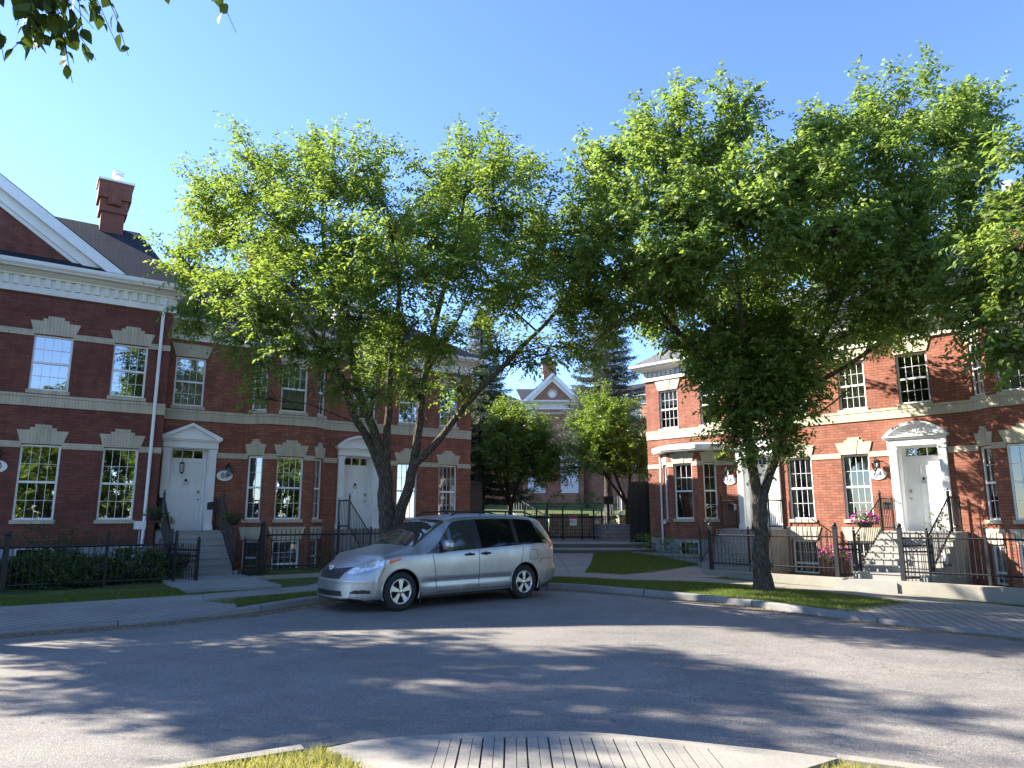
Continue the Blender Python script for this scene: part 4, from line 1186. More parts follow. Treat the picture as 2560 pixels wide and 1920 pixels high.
roof_part(h, [[(-36.4, -.85, 7.9), (-11.65, -.85, 7.9), (-11.65, 3.8, 11.0), (-33, 3.8, 11.0)], [(-11.65, 8.4, 7.9), (-36.4, 8.4, 7.9), (-33, 3.8, 11.0), (-11.65, 3.8, 11.0)], [(-36.4, 8.4, 7.9), (-36.4, -.85, 7.9), (-33, 3.8, 11.0)]], 'shingle')

GLASS = 'glass_sun'
# --- right row ----------------------------------------------------------------
WTR = 6.88; ezr = 7.44
# corner house (66) with the single storey bay under a white hood
h = row_thing('R', 'townhouse', 'sunlit corner brick townhouse with hooded ground floor bay beside the court', 'house', -9.48, 0, HZ)
o6 = -9.48
BA = [(-8.85, 0), (-8.25, -.5), (-7.05, -.5), (-6.4, 0)]
u66 = [(-8.88, .82), (-7.12, .8)]
D66 = -5.0
segs = [((-9.48, 0), (-8.85, 0), [], []), (BA[0], BA[3], [], []), (BA[3], (-4.12, 0), [(D66 - BA[3][0] - .55, 1.1, 1.25, 3.72, .32)], [(D66 - BA[3][0] - .78, D66 - BA[3][0] + .78)])]
# main wall: upper windows only; bay opening closed by bay wall in front
w = MB(seg_xf((-9.48, 0), (-4.12, 0)))
wall_panel(w, 0, 5.36, .9, WTR, [op(x - o6, ww, 4.95, 6.4) for x, ww in u66] + [op(-5.35 - o6, .8, 4.95, 6.4)] + [(D66 - o6 - .55, 1.1, 1.25, 3.72, .32)])
w.xf = None
for i in range(3):
    w.xf = seg_xf(BA[i], BA[i + 1]); L = seg_len(BA[i], BA[i + 1])
    ops = [[op(.16, .45, *LOZ)], [op(.22, .76, *LOZ)], [op(.2, .45, *LOZ)]][i]
    wall_panel(w, 0, L, .9, 4.0, ops)
w.xf = None; w.build('wall', 'brick', h)
f = MB(); f.box(-9.47, -4.12, .012, .3, -.4, .899)
for i in range(3):
    f.xf = seg_xf(BA[i], BA[i + 1]); L = seg_len(BA[i], BA[i + 1]); wall_panel(f, 0, L, -.4, .899, [op(.32, .8, .3, .84)] if i == 1 else [], y=.012)
f.xf = None; f.build('foundation', 'fdn', h)
b = MB(); sweep(b, [(-9.48, 0), (-4.12, 0)], [(0, 4.56), (.035, 4.56), (.035, 4.81), (.05, 4.81), (.05, 4.88), (0, 4.88)], True, True); b.build('belt_course', 'soldier', h)
b = MB()
for (p, q, gaps) in (((-9.48, 0), BA[0], []), (BA[0], BA[1], [(.16, .61)]), (BA[1], BA[2], [(.22, .98)]), (BA[2], BA[3], [(.2, .65)]), (BA[3], (-4.12, 0), [(.62, 2.2)])):
    L = seg_len(p, q); x = 0
    for g0, g1 in gaps + [(L, L)]:
        if g0 - x > .02: b = MB(seg_xf(p, q)); b.box(x, g0, -.022, .01, 3.46, 3.62); b.build('string_course', 'cream', h)
        x = g1
X = seg_xf((-9.48, 0), (-4.12, 0))
window(h, X, u66[0][0] - o6, .82, 4.95, 6.4, lin='flat', cover=('shade', .62)); window(h, X, u66[1][0] - o6, .8, 4.95, 6.4, lin='flat', screen=True, cover=('shade', .75)); window(h, X, -5.35 - o6, .8, 4.95, 6.4, lin='flat')
window(h, seg_xf(BA[0], BA[1]), .16, .45, *LOZ, cols=2); window(h, seg_xf(BA[1], BA[2]), .22, .76, *LOZ, cols=3, cover=None, screen=True); window(h, seg_xf(BA[2], BA[3]), .2, .45, *LOZ, cols=2, cover=None)
window(h, seg_xf(BA[1], BA[2]), .32, .8, .3, .84, cols=4, rows=2, lin=None, sill=False, split=0)
q = MB(); sweep(q, [(-8.98, .0), (-8.3, -.56), (-7.0, -.56), (-6.26, .0)], [(.0, 3.97), (.2, 3.99), (.22, 4.0), (.22, 4.04), (.26, 4.05), (.26, 4.19), (.22, 4.20), (-.3, 4.3)], True, True)
q.face([(-8.95, -.02, 3.985), (-6.3, -.02, 3.985), (-7.0, -.57, 3.985), (-8.3, -.57, 3.985)])
q.build('bay_hood', 'white', h)
door_unit(h, X, D66 - o6, .9, 1.25, 3.3, 'arc', mirror=-1)
wall_lamp(h, X, -6.08 - o6, 3.2, '66', 2.93)
q = MB(); q.tube([(-8.95, -.07, 4.2), (-8.88, -.07, 4.1), (-8.88, -.07, 3.5), (-8.88, -.07, -.05)], .035, 8); q.build('downspout', 'white', h)
q = MB(); q.box(-8.75, -8.65, -.2, -.1, 1.42, 1.54); q.build('outlet_box', 'white', h)
cornice(h, [(-9.48, 8.4), (-9.48, 0), (-4.12, 0)], WTR - .05, (True, False), h=.62)
b = MB(); b.face([(-9.48, 8.4, -.4), (-9.48, 0, -.4), (-9.48, 0, WTR), (-9.48, 8.4, WTR)]); b.face([(-4.12, 8.4, -.4), (-9.48, 8.4, -.4), (-9.48, 8.4, 7.3), (-4.12, 8.4, 7.3)]); b.build('side_wall', 'brick', h)
ry, rz_ = 4.2, 10.55; xe = -9.93; xr = xe + 4.65
roof_part(h, [[(xe, -.45, ezr), (-4.12, -.45, ezr), (-4.12, ry, rz_), (xr, ry, rz_)], [(xe, 8.85, ezr), (xe, -.45, ezr), (xr, ry, rz_)], [(-4.12, 8.85, ezr), (xe, 8.85, ezr), (xr, ry, rz_), (-4.12, ry, rz_)]], 'shingle_grey')

# middle house (64)
h = row_thing('R', 'townhouse', 'sunlit red brick townhouse with sunburst arched door pediment and number 64', 'house', -4.12, 0, HZ)
o6 = -4.12
lo64 = [(-4.0, .8), (-2.26, .82)]; up64 = [(-4.0, .8), (-2.18, .82), (-.44, .84)]
D64 = -.08
segs = [((-4.12, 0), (1.35, 0), [op(x - o6, w, *LOZ) for x, w in lo64] + [op(x - o6, w, 4.95, 6.44) for x, w in up64] + [(D64 - o6 - .55, 1.1, 1.25, 3.72, .32)] + [op(x - o6, w, *BAZ) for x, w in lo64],
         [(x - o6, x - o6 + w) for x, w in lo64] + [(D64 - o6 - .78, D64 - o6 + .78)])]
facade(h, segs, -.4, WTR)
X = seg_xf((-4.12, 0), (1.35, 0))
for x, w in lo64:
    window(h, X, x - o6, w, *LOZ, cols=4, cover='drape'); window(h, X, x - o6, w, *BAZ, lin='flat', sill=False, split=.3, cover=('slats', .3))
window(h, X, up64[0][0] - o6, .8, 4.95, 6.44, lin='flat'); window(h, X, up64[1][0] - o6, .82, 4.95, 6.44, lin='flat', cover='sheer'); window(h, X, up64[2][0] - o6, .84, 4.95, 6.44, lin='flat', cover=None)
door_unit(h, X, D64 - o6, .9, 1.25, 3.3, 'arc', mirror=-1)
wall_lamp(h, X, -1.22 - o6, 3.2, '64', 2.93)
cornice(h, [(-4.12, 0), (1.35, 0)], WTR - .02, (False, False), h=.6)
roof_part(h, [[(-4.12, -.45, ezr), (1.35, -.45, ezr), (1.35, ry, rz_), (-4.12, ry, rz_)], [(1.35, 8.85, ezr), (-4.12, 8.85, ezr), (-4.12, ry, rz_), (1.35, ry, rz_)]], 'shingle')
b = MB(); b.face([(1.35, 8.4, -.4), (-4.12, 8.4, -.4), (-4.12, 8.4, 7.3), (1.35, 8.4, 7.3)]); b.build('back_wall', 'brick', h)

# right edge house with bay (62)
h = row_thing('R', 'townhouse', 'right edge red brick townhouse with bay and brick chimney under tree shade', 'house', 1.35, 0, HZ)
B2 = [(1.35, 0), (1.95, -.5), (3.4, -.5), (4.0, 0), (9.5, 0)]
l1 = seg_len(B2[0], B2[1])
segs = [(B2[0], B2[1], [op(.16, .46, *LOZ), op(.16, .46, 4.95, 6.44), op(.16, .46, *BAZ)], [(.16, .62)]),
        (B2[1], B2[2], [op(.22, .95, *LOZ), op(.22, .95, 4.95, 6.44), op(.22, .95, *BAZ)], [(.22, 1.17)]),
        (B2[2], B2[3], [op(.16, .46, *LOZ), op(.16, .46, 4.95, 6.44)], [(.16, .62)]),
        (B2[3], B2[4], [op(3., .86, *LOZ), op(.9, .86, 4.95, 6.44), op(3., .86, 4.95, 6.44), (1.0, 1.1, 1.25, 3.72, .32)], [(3., 3.86), (.77, 2.33)])]
facade(h, segs, -.4, WTR)
for i, (x, w, c) in enumerate(((.16, .46, 2), (.22, .95, 4), (.16, .46, 2))):
    X = seg_xf(*segs[i][:2])
    window(h, X, x, w, *LOZ, cols=c); window(h, X, x, w, 4.95, 6.44, cols=c, lin='flat', cover=('slats', 0.))
    if i < 2: window(h, X, x, w, *BAZ, cols=c, lin='flat', sill=False, split=.3, cover=('shade', .0))
X = seg_xf(*segs[3][:2]); window(h, X, 3., .86, *LOZ); window(h, X, .9, .86, 4.95, 6.44, lin='flat'); window(h, X, 3., .86, 4.95, 6.44, lin='flat'); door_unit(h, X, 1.55, .9, 1.25, 3.3, 'tri')
cornice(h, B2, WTR - .02, (False, True), h=.6)
roof_part(h, [[(1.35, -.45, ezr), (9.9, -.45, ezr), (9.9, ry, rz_), (1.35, ry, rz_)], [(9.9, 8.85, ezr), (1.35, 8.85, ezr), (1.35, ry, rz_), (9.9, ry, rz_)], [(1.2, -.44, ezr + .005), (1.8, -.97, ezr), (3.55, -.97, ezr), (4.2, -.44, ezr + .005), (2.7, .6, ezr + .72)]], 'shingle')
b = MB(); b.face([(9.5, 0, -.4), (9.5, 8.4, -.4), (9.5, 8.4, 7.3), (9.5, 0, 7.3)]); b.face([(9.5, 8.4, -.4), (1.35, 8.4, -.4), (1.35, 8.4, 7.3), (9.5, 8.4, 7.3)]); b.build('side_wall', 'brick', h)
chimney(h, 2.0, 2.75, 2.7, 3.35, 9.9, 11.5, mat='brick')
# ------------------------------------------------------------------ court building, steps and terraces
CZ = 3.3
h = thing('court_house', 'distant tan brick house with white front gable and round window beyond the court', 'house', (2.9, 51.5, CZ)); OFF[h.name] = (2.9, 51.5, CZ)
def cw(p, q, z0, z1, mat, name, ops=[]):
    w = MB(seg_xf(p, q)); wall_panel(w, 0, seg_len(p, q), z0, z1, ops); w.xf = None; return w.build(name, mat, h)
C0, C1, C2, C3 = (-8.5, 44.0), (.75, 51.8), (5.1, 51.8), (14.5, 44.0)
wd = [op(1.6 + i * 2.4, .95, 5.0, 7.2) for i in range(4)] + [op(1.6 + i * 2.4, .95, 7.9, 9.3) for i in range(4)]
cw(C0, C1, 1.5, 9.4, 'brick_court', 'wall', wd); cw(C2, C3, 1.5, 9.4, 'brick_court', 'wall', wd)
cw(C1, (C1[0], 51.), 1.5, 9.4, 'brick_court', 'wall'); cw((C2[0], 51.), C2, 1.5, 9.4, 'brick_court', 'wall')
front = ((C1[0], 51.), (C2[0], 51.))
cw(*front, 1.5, 9.3, 'brick_court', 'wall', [op(.3, .62, 7.3, 8.8), op(3.4, .62, 7.3, 8.8)])
X = seg_xf(*front)
window(h, X, .3, .62, 7.3, 8.8, cols=2, lin='flat'); window(h, X, 3.4, .62, 7.3, 8.8, cols=2, lin='flat')
for p, q in ((C0, C1), (C2, C3)):
    for o in wd: window(h, seg_xf(p, q), o[0], o[1], o[2], o[3], lin='flat')
b = MB(); sweep(b, [C0, C1], [(0, 6.9), (.04, 6.9), (.04, 7.2), (0, 7.2)]); sweep(b, [C2, C3], [(0, 6.9), (.04, 6.9), (.04, 7.2), (0, 7.2)]); sweep(b, list(front), [(0, 8.95), (.04, 8.95), (.04, 9.1), (0, 9.1)]); b.build('belt_course', 'soldier', h)
for path in ([C0, C1], [C2, C3], [(C1[0], 51.6), (C1[0], 51.), (C2[0], 51.), (C2[0], 51.6)]):
    cornice(h, path, 9.3, (True, True), h=.62)
# doors in white surrounds
for sx, mr in ((1.75, 1), (4.1, -1)):
    d = MB(X); x = sx - C1[0]
    d.box(x - .62, x - .45, -.1, .02, CZ, 5.7); d.box(x + .45, x + .62, -.1, .02, CZ, 5.7); d.box(x - .75, x + .75, -.2, .02, 5.7, 6.05)
    so = d.build('door_surround', 'white', h)
    d = MB(X); d.box(x - .45, x + .45, -.04, .01, CZ, 5.5)
    for (u0, u1, v0, v1) in ((-.35, -.06, .2, 1.0), (.06, .35, .2, 1.0), (-.35, -.06, 1.15, 1.9), (.06, .35, 1.15, 1.9)):
        d.box(x + u0, x + u1, -.055, -.039, CZ + v0, CZ + v1)
    do = d.build('door', 'white', h)
    d = MB(X); d.ball((x + .36 * mr, -.07, CZ + 1.0), .04); d.build('handle', 'brass', do)
gy = 50.75
g_ = MB(); g_.prism_y([(1.25, 9.95), (4.6, 9.95), (2.925, 11.55)], gy + .1, gy + .5)
go = g_.build('gable', 'brick_court', h)
g_ = MB()
gc, ga, gb = 2.925, 11.95, 9.95; gw = 2.05
for s_ in (-1, 1):
    for o, t, ya in ((0, .3, gy - .25), (.3, .6, gy - .05)):
        q = [(gc + s_ * (gw - o * gw / 2), gb), (gc, ga - o), (gc, ga - t), (gc + s_ * (gw - t * gw / 2), gb)]
        g_.prism_y(q[::-1] if s_ < 0 else q, ya, gy + .3)
g_.build('rake_board', 'white', go)
g_ = MB(); n = 24
g_.lathe([(.36, gy + .1), (.36, gy + .0), (.27, gy + .0), (.27, gy + .08)], (gc, 0, 10.42), n, 'y'); ro = g_.build('round_window', 'cream', go)
g_ = MB(); g_.face([(gc + .27 * math.cos(2 * math.pi * i / n), gy + .085, 10.42 + .27 * math.sin(2 * math.pi * i / n)) for i in range(n)]); g_.build('pane', 'trim', ro)
roof_part(h, [[(gc - gw, gy - .25, gb), (gc, gy - .25, ga + .05), (gc, gy + 7, ga + .05), (gc - gw, gy + 2, gb)], [(gc, gy - .25, ga + .05), (gc + gw, gy - .25, gb), (gc + gw, gy + 2, gb), (gc, gy + 7, ga + .05)]], 'shingle', 'gable_roof')
nl = Vector((C1[1] - C0[1], -(C1[0] - C0[0]))).normalized()
def pt(p, n, d, z): return (p[0] + n.x * d, p[1] + n.y * d, z)
for p, q in ((C0, C1), (C2, C3)):
    d = (Vector(q) - Vector(p)).normalized(); n = Vector((d.y, -d.x))
    roof_part(h, [[pt(p, n, .45, 9.92), pt(q, n, .45, 9.92), pt(q, n, -4.5, 11.7), pt(p, n, -4.5, 11.7)], [pt(q, n, -9, 9.9), pt(p, n, -9, 9.9), pt(p, n, -4.5, 11.7), pt(q, n, -4.5, 11.7)]], 'shingle')
roof_part(h, [[(.75, 51.4, 9.93), (5.1, 51.4, 9.93), (5.6, 56, 11.7), (.3, 56, 11.7)]], 'shingle')
chimney(h, 2.55, 3.3, 54.5, 55.2, 11.4, 13.6, mat='brick_court')

# court ground: lower landing, terrace, steps
st = thing('court_steps', 'two wide weathered concrete steps up to the court gate', 'steps', (2., 26.5, .3)); OFF[st.name] = (2., 26.5, .3)
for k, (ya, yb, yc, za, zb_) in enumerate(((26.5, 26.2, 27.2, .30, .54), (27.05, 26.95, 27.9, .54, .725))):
    b = MB(); b.prism_z([(-1.7, ya + .04), (5.0 + .05 * k, yb + .04), (5.0 + .05 * k, yc), (-1.7, yc)], zb_ - .055, .2); b.build('riser', 'darkened', st)
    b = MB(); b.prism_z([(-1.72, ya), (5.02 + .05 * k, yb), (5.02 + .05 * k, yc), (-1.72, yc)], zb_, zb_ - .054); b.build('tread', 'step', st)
c_ = MB(); c_.face([(-9, 27.5, .7), (14, 27.5, .7), (14, 34.5, .7), (-9, 34.5, .7)]); tag(c_.build('court_paving', 'concrete'), kind='structure')
c_ = MB(); c_.face([(-20, 34.2, 1.72), (26, 34.2, 1.72), (26, 40, 1.95), (-20, 40, 1.95)]); c_.face([(-20, 40, 1.95), (26, 40, 1.95), (26, 62, 3.3), (-20, 62, 3.3)]); tag(c_.build('court_lawn', 'lawn'), kind='structure')
def ret_wall(label, x0, x1, y0, y1, z0, z1, mat, cap='concrete', loc=None):
    t = thing('retaining_wall', label, 'wall', ((x0 + x1) / 2, y0, z0)); OFF[t.name] = ((x0 + x1) / 2, y0, z0)
    m = MB(); m.box(x0, x1, y0, y1, z0, z1); m.build('blocks', mat, t)
    m = MB(); m.box(x0 - .03, x1 + .03, y0 - .04, y1 + .03, z1 + .001, z1 + .08); m.build('coping', cap, t)
ret_wall('tan block retaining wall behind the court gate', 1.75, 3.55, 33.6, 34.3, .65, 1.72, 'stone')
ret_wall('low tan block wall at the left of the court stairs', -2.6, -.3, 33.6, 34.3, .65, 1.60, 'stone')
ret_wall('bright sunlit stone wall at the right of the court stairs', 5.0, 7.2, 33.7, 34.3, .65, 1.66, 'stone')
ret_wall('dim garden block planter at the right of the court gate', 3.7, 5.6, 30.2, 32.6, .65, 1.28, 'block', 'block')
for nm, x0, x1 in (('left', -.25, 1.7), ('right', 3.6, 4.95)):
    t = thing('court_stairs', 'concrete stair flight on the %s of the court retaining wall' % nm, 'stairs', ((x0 + x1) / 2, 33.2, .65)); OFF[t.name] = ((x0 + x1) / 2, 33.2, .65)
    m = MB()
    for k in range(6): m.box(x0, x1, 33.0 + k * .3, 35.0, .65 + (k * .178 if k else 0), .65 + (k + 1) * .178)
    m.build('flight', 'step', t)
for nm, xs_, mir in (('left', 1.55, -1), ('right', 3.72, 1)):
    t = thing('stair_railing', 'pale metal stair railing on the %s court stairs' % nm, 'railing', (xs_, 33., .75)); OFF[t.name] = (xs_, 33., .75)
    A = (xs_, 32.9, .7); B = (xs_ + mir * 1.7, 35.6, 1.8)
    m = MB()
    for dz in (1.0, .15): m.bar((A[0], A[1], A[2] + dz), (B[0], B[1], B[2] + dz), .035)
    for k in range(15):
        u = k / 14; p = [A[i] + (B[i] - A[i]) * u for i in range(3)]; m.bar((p[0], p[1], p[2] + .15), (p[0], p[1], p[2] + 1.), .014)
    m.build('balusters', 'fdn', t)
    for P in (A, B):
        m = MB(); m.bar((P[0], P[1], P[2] - .1), (P[0], P[1], P[2] + 1.25), .06); m.ball((P[0], P[1], P[2] + 1.3), .05); m.build('post', 'fdn', t)

# --- iron work -----------------------------------------------------------------
def iron_post(t, p, z0, z1, w=.06, mat='iron', name='post'):
    m = MB(); m.bar((p[0], p[1], z0), (p[0], p[1], z1), w); m.bar((p[0], p[1], z1), (p[0], p[1], z1 + .025), w * 1.35)
    m.ball((p[0], p[1], z1 + .07), w * .62, 8); m.build(name, mat, t)
def iron_panel(t, p, q, zp, zq, zr=(.12, .95), top=1.08, sp=.115, name='picket_panel'):
    m = MB(); L = math.hypot(q[0] - p[0], q[1] - p[1]); n = max(2, int(L / sp))
    for r in zr: m.bar((p[0], p[1], zp + r), (q[0], q[1], zq + r), .032)
    for k in range(1, n):
        u = k / n; x, y, z = p[0] + (q[0] - p[0]) * u, p[1] + (q[1] - p[1]) * u, zp + (zq - zp) * u
        m.bar((x, y, z + zr[0] - .08), (x, y, z + top), .014)
    return m.build(name, 'iron', t)
def iron_fence(label, pts, zs, thick=(), zr=(.25, 1.05), top=1.2, hp=1.28):
    t = thing('iron_fence', label, 'fence', (pts[0][0], pts[0][1], zs[0])); OFF[t.name] = (pts[0][0], pts[0][1], zs[0])
    for i, p in enumerate(pts): iron_post(t, p, zs[i] - .05, zs[i] + hp, .1 if i in thick else .055)
    for i in range(len(pts) - 1): iron_panel(t, pts[i], pts[i + 1], zs[i], zs[i + 1], zr, top)
    return t
r = row_pt
iron_fence('black iron fence in front of the tall house with the shrubs behind', [r('L', x, -4.2) for x in (-9.6, -7.8, -5.95, -4.1, -2.2, -.75)], [-.02] * 6, (3,))
iron_fence('black iron fence on the low wall left of the van', [r('L', x, -3.95) for x in (1.35, 3.4, 5.45)], [.16] * 3, (0,))
iron_fence('black iron fence on the low wall hidden behind the van', [r('L', x, -3.95) for x in (6.6, 8.2, 9.9)], [.16] * 3, ())
iron_fence('black iron fence between the right tree and the corner house steps', [r('R', x, -3.55) for x in (-4.85, -3.0, -1.2)], [.1, .1, .12], (0, 2))
iron_fence('black iron fence at the right picture edge before the bay', [r('R', x, -3.55) for x in (.36, 2.15, 4.0, 5.8)], [.12, .14, .12, .1], (0,))
def gate(label, p, q, z, h=1.0):
    t = thing('iron_gate', label, 'gate', (p[0], p[1], z)); OFF[t.name] = (p[0], p[1], z)
    iron_panel(t, p, q, z, z, (.1, .72, .86), h, .095); iron_post(t, p, z, z + h * .95, .04); iron_post(t, q, z, z + h + .06, .06)
gate('open iron garden gate at the foot of the left front steps', r('L', -.75, -3.2), r('L', -.25, -4.25), .02, 1.02)
gate('short iron gate panel just right of the left front steps', r('L', 1.12, -3.1), r('L', 1.33, -3.9), .12, 1.0)
gate('open iron gate beside the flower baskets at the right steps', r('R', -1.2, -3.5), r('R', -.82, -3.0), .12, .95)
gate('open iron gate at the foot of the right front steps', r('R', .36, -3.5), r('R', .85, -2.9), .12, .95)
# court gate
t = thing('court_gate', 'double iron court gate carrying a small notice', 'gate', (2.5, 31., .7)); OFF[t.name] = (2.5, 31., .7)
px = [.55, 1.05, 1.52, 2.18, 3.0, 3.5, 3.85]
for x in px: iron_post(t, (x, 31.), .7, 1.95 + (.22 if x in (1.52,) else 0), .05)
for a, b_ in zip(px[:-1], px[1:]): iron_panel(t, (a, 31.), (b_, 31.), .7, .7, (.12, .95), 1.15, .1)
t = thing('notice_sign', 'small white notice with a red header hung on the court gate', 'sign', (2.62, 30.95, 1.2)); OFF[t.name] = (2.62, 30.95, 1.2)
m = MB(); m.box(2.47, 2.77, 30.93, 30.945, 1.3, 1.72); m.build('panel', 'white', t)
m = MB(); m.box(2.475, 2.765, 30.922, 30.929, 1.58, 1.715); m.build('header', 'red', t)
text_mesh('NO', .17, 'lettering', 'ink', t, (2.56, 30.925, 1.47))
# tall brown board fence; the black panel is added to fill a dark gap
for nm, p, q, z1 in (('brown board fence panel beside the left end house', r('L', 10.0, .35), (-1.22, 29.0), 3.05), ('added black panel standing for the dark gap beside the corner house', r('R', -9.5, .3), (4.45, 27.4), 3.0)):
    t = thing('board_fence', nm, 'fence', (p[0], p[1], .3)); OFF[t.name] = (p[0], p[1], .3)
    X = seg_xf(p, q); L = seg_len(p, q); m = MB(X); n = int(L / .16) + 1
    for k in range(n): m.box(k * L / n + .006, (k + 1) * L / n - .004, -.02, .02, .2, z1 - .06)
    m.xf = None; m.build('boards', 'board' if 'brown' in nm else 'plastic', t)
    m = MB(X); m.box(-.01, L + .01, -.035, .035, z1 - .058, z1); m.xf = None; m.build('rail', 'board', t); m = MB(X); m.box(0, L, .021, .06, .9, 1.0); m.xf = None; m.build('rail', 'board', t)

# low retaining walls along the yards
def low_wall(label, side, x0, x1, y0, z1):
    t = row_thing(side, 'low_wall', label, 'wall', (x0 + x1) / 2, y0, 0)
    m = MB(); m.box(x0, x1, y0, y0 + .34, -.35, z1 - .03); m.box(x0 - .004, x1 + .004, y0 + .012, y0 + .328, z1 - .03, z1); m.build('concrete_wall', 'concrete', t)
low_wall('low concrete retaining wall left of the parked van', 'L', 1.15, 10.0, -4.2, .19)
low_wall('low concrete wall by the trunk of the right tree', 'R', -4.95, -.95, -3.95, .155)
low_wall('low concrete wall at the right edge before the bay', 'R', .32, 9., -3.95, .16)

# front steps + railings
def front_steps(side, x0, x1, y_b, zb, label, rl, rr, n=7, ztop=1.25, land=1.15, rails=True):
    t = row_thing(side, 'front_steps', label, 'steps', (x0 + x1) / 2, y_b, zb)
    m = MB(); rise = (ztop - zb) / n; run = (-land - y_b) / (n - 1)
    m.box(x0, x1, -land - .02, -.003, -.3, ztop)
    for k in range(n - 1):
        yy = y_b + run * k
        m.box(x0, x1, yy, yy + run + .02 if k < n - 2 else -land - .021, -.3, zb + rise * (k + 1) - .03)
        m.box(x0 - .012, x1 + .012, yy - .025, yy + run - .002, zb + rise * (k + 1) - .029, zb + rise * (k + 1))
    m.box(x0 - .015, x1 + .015, -land - .05, -.004, ztop + .0005, ztop + .03)
    m.build('flight', 'step', t)
    for xx, lab in ((x0 + .1, rl), (x1 - .1, rr)):
        q = row_thing(side, 'stair_railing', lab, 'railing', xx, -land, ztop)
        A = (xx, -.12); B = (xx, -land + .08); Cc = (xx, y_b + .02)
        zc = zb + rise * .4
        iron_post(q, A, ztop, ztop + .96, .035); iron_post(q, B, ztop, ztop + 1.08, .045); iron_post(q, Cc, zc - .2, zc + 1.12, .05)
        iron_panel(q, A, B, ztop + .03, ztop + .03, (.1, .92), .92, .125, 'balusters')
        iron_panel(q, B, Cc, ztop + .03, zc + .05, (.1, .92), .92, .125, 'balusters')
front_steps('L', -.75, 1.02, -2.9, .1, 'grey concrete front steps of the middle left house', 'black railing on the left of the left front steps', 'black railing on the right of the left front steps')
front_steps('L', 4.7, 6.4, -2.9, .1, 'concrete steps of the left end house behind trunk and van', 'black railing left of the tree trunk by the arched door', 'black railing right of the left tree trunk')
front_steps('R', -5.95, -4.1, -2.5, .1, 'sunlit concrete steps of the corner house beside its iron fence', 'bronze lit railing left of the corner house steps', 'railing of the corner house steps beside the right trunk')
front_steps('R', -.97, .95, -3.2, .13, 'dappled concrete front steps below the sunburst door', 'black railing beside the pink hanging basket', 'black railing right of the sunburst door steps')
for side, a, b_, lab, z in (('L', -.9, 1.15, 'concrete slab at the foot of the left front steps', .165), ('R', -1.15, .34, 'concrete slab at the foot of the right front steps', .125)):
    t = row_thing(side, 'entry_slab', lab, 'slab', (a + b_) / 2, -4, 0); t['kind'] = 'structure'
    m = MB(); m.box(a, b_, -6.5 if side == 'L' else -4.0, -2.8, -.3, z); m.build('slab', 'step', t)
# mailboxes
for side, x, y, lab in (('L', .62, -1.02, 'black mailbox on the railing by the triangular pediment door'), ('R', -5.5, -1.0, 'mailbox on the corner house railing'), ('R', -.84, -.55, 'black mailbox on the railing by the sunburst door')):
    t = row_thing(side, 'mailbox', lab, 'mailbox', x, y, 1.85)
    m = MB(); m.box(x - .11, x + .11, y - .08, y + .06, 1.88, 2.06); m.build('box', 'plastic', t)
    m = MB(); m.prism_y([(x - .125, 2.061), (x + .125, 2.061), (x + .125, 2.075), (x, 2.11), (x - .125, 2.075)], y - .11, y + .07); m.build('lid', 'plastic', t)

# baskets, pots and shrubs
def at(side, x, y, z): p = row_pt(side, x, y); return (p[0], p[1], z)
hanging_basket('dark leafy basket hung on the downspout side of the left railing', at('L', -.95, -1.9, 1.75), .22, 1)
hanging_basket('dark basket high on the right railing of the left steps', at('L', 1.02, -2.1, 1.62), .2, 2)
hanging_basket('low dark basket with one red bloom beside the left gate', at('L', -.85, -2.6, .72), .26, 3, 'red', cnt=3)
hanging_basket('small dark basket on the bars of the left gate', at('L', -.42, -3.1, .58), .22, 4)
hanging_basket('pink and white petunia basket hung on the railing left of the sunburst door', at('R', -.98, -2.05, 1.56), .27, 5, 'petal', cnt=42)
hanging_basket('magenta petunia basket low beside the right gate', at('R', -1.5, -2.9, .62), .3, 6, 'petal', cnt=46)
t = row_thing('L', 'flower_pot', 'white pot of yellow flowers on the left landing', 'flower pot', -.55, -.75, 1.28)
m = MB(); m.lathe([(.001, 1.28), (.09, 1.28), (.13, 1.48), (.14, 1.5), (.11, 1.5), (.001, 1.47)], (-.55, -.75, 0), 14); m.build('pot', 'white', t)
rng = np.random.default_rng(4); d = rand_dirs(70, rng); d[:, 2] = abs(d[:, 2]); V, tt = leaf_quads(np.array([0, 0, .22]) + d * .16, d, 4, .1, .07, .03, .3, rng); quads_mesh('foliage', V, tt, 'leaf_dark', t)
d = rand_dirs(40, rng); d[:, 2] = abs(d[:, 2]); V, tt = leaf_quads(np.array([0, 0, .24]) + d * .2, d, 4, .02, .06, .05, 0, rng); quads_mesh('blooms', V, tt, 'petal_y', t)
t = row_thing('R', 'garden_lantern', 'black wire lantern hung in front of the right steps', 'lantern', .95, -2.3, .55)
m = MB()
for k in range(8):
    a = 2 * math.pi * k / 8; x, y = .95 + .16 * math.cos(a), -2.3 + .16 * math.sin(a)
    m.tube([(x, y, .5), (x, y, .82), (.95 + .11 * math.cos(a), -2.3 + .11 * math.sin(a), .95), (.95, -2.3, 1.0)], .007, 4)
m.lathe([(.001, .49), (.17, .49), (.17, .51), (.001, .51)], (.95, -2.3, 0), 12); m.build('cage', 'iron', t)
m = MB(); m.lathe([(.001, .511), (.06, .511), (.06, .78), (.001, .78)], (.95, -2.3, 0), 10); m.build('candle', 'white', t)
shrub('shrub', 'small potted shrub on the landing right of the sunburst door', at('R', .55, -.9, 1.28), [(0, 0, .3, .2, .28)], seed=31, dens=700)
def row_shrub(side, label, x, y, z, cl, **k):
    p = row_pt(side, x, y); return shrub('shrub', label, (p[0], p[1], z), cl, **k)
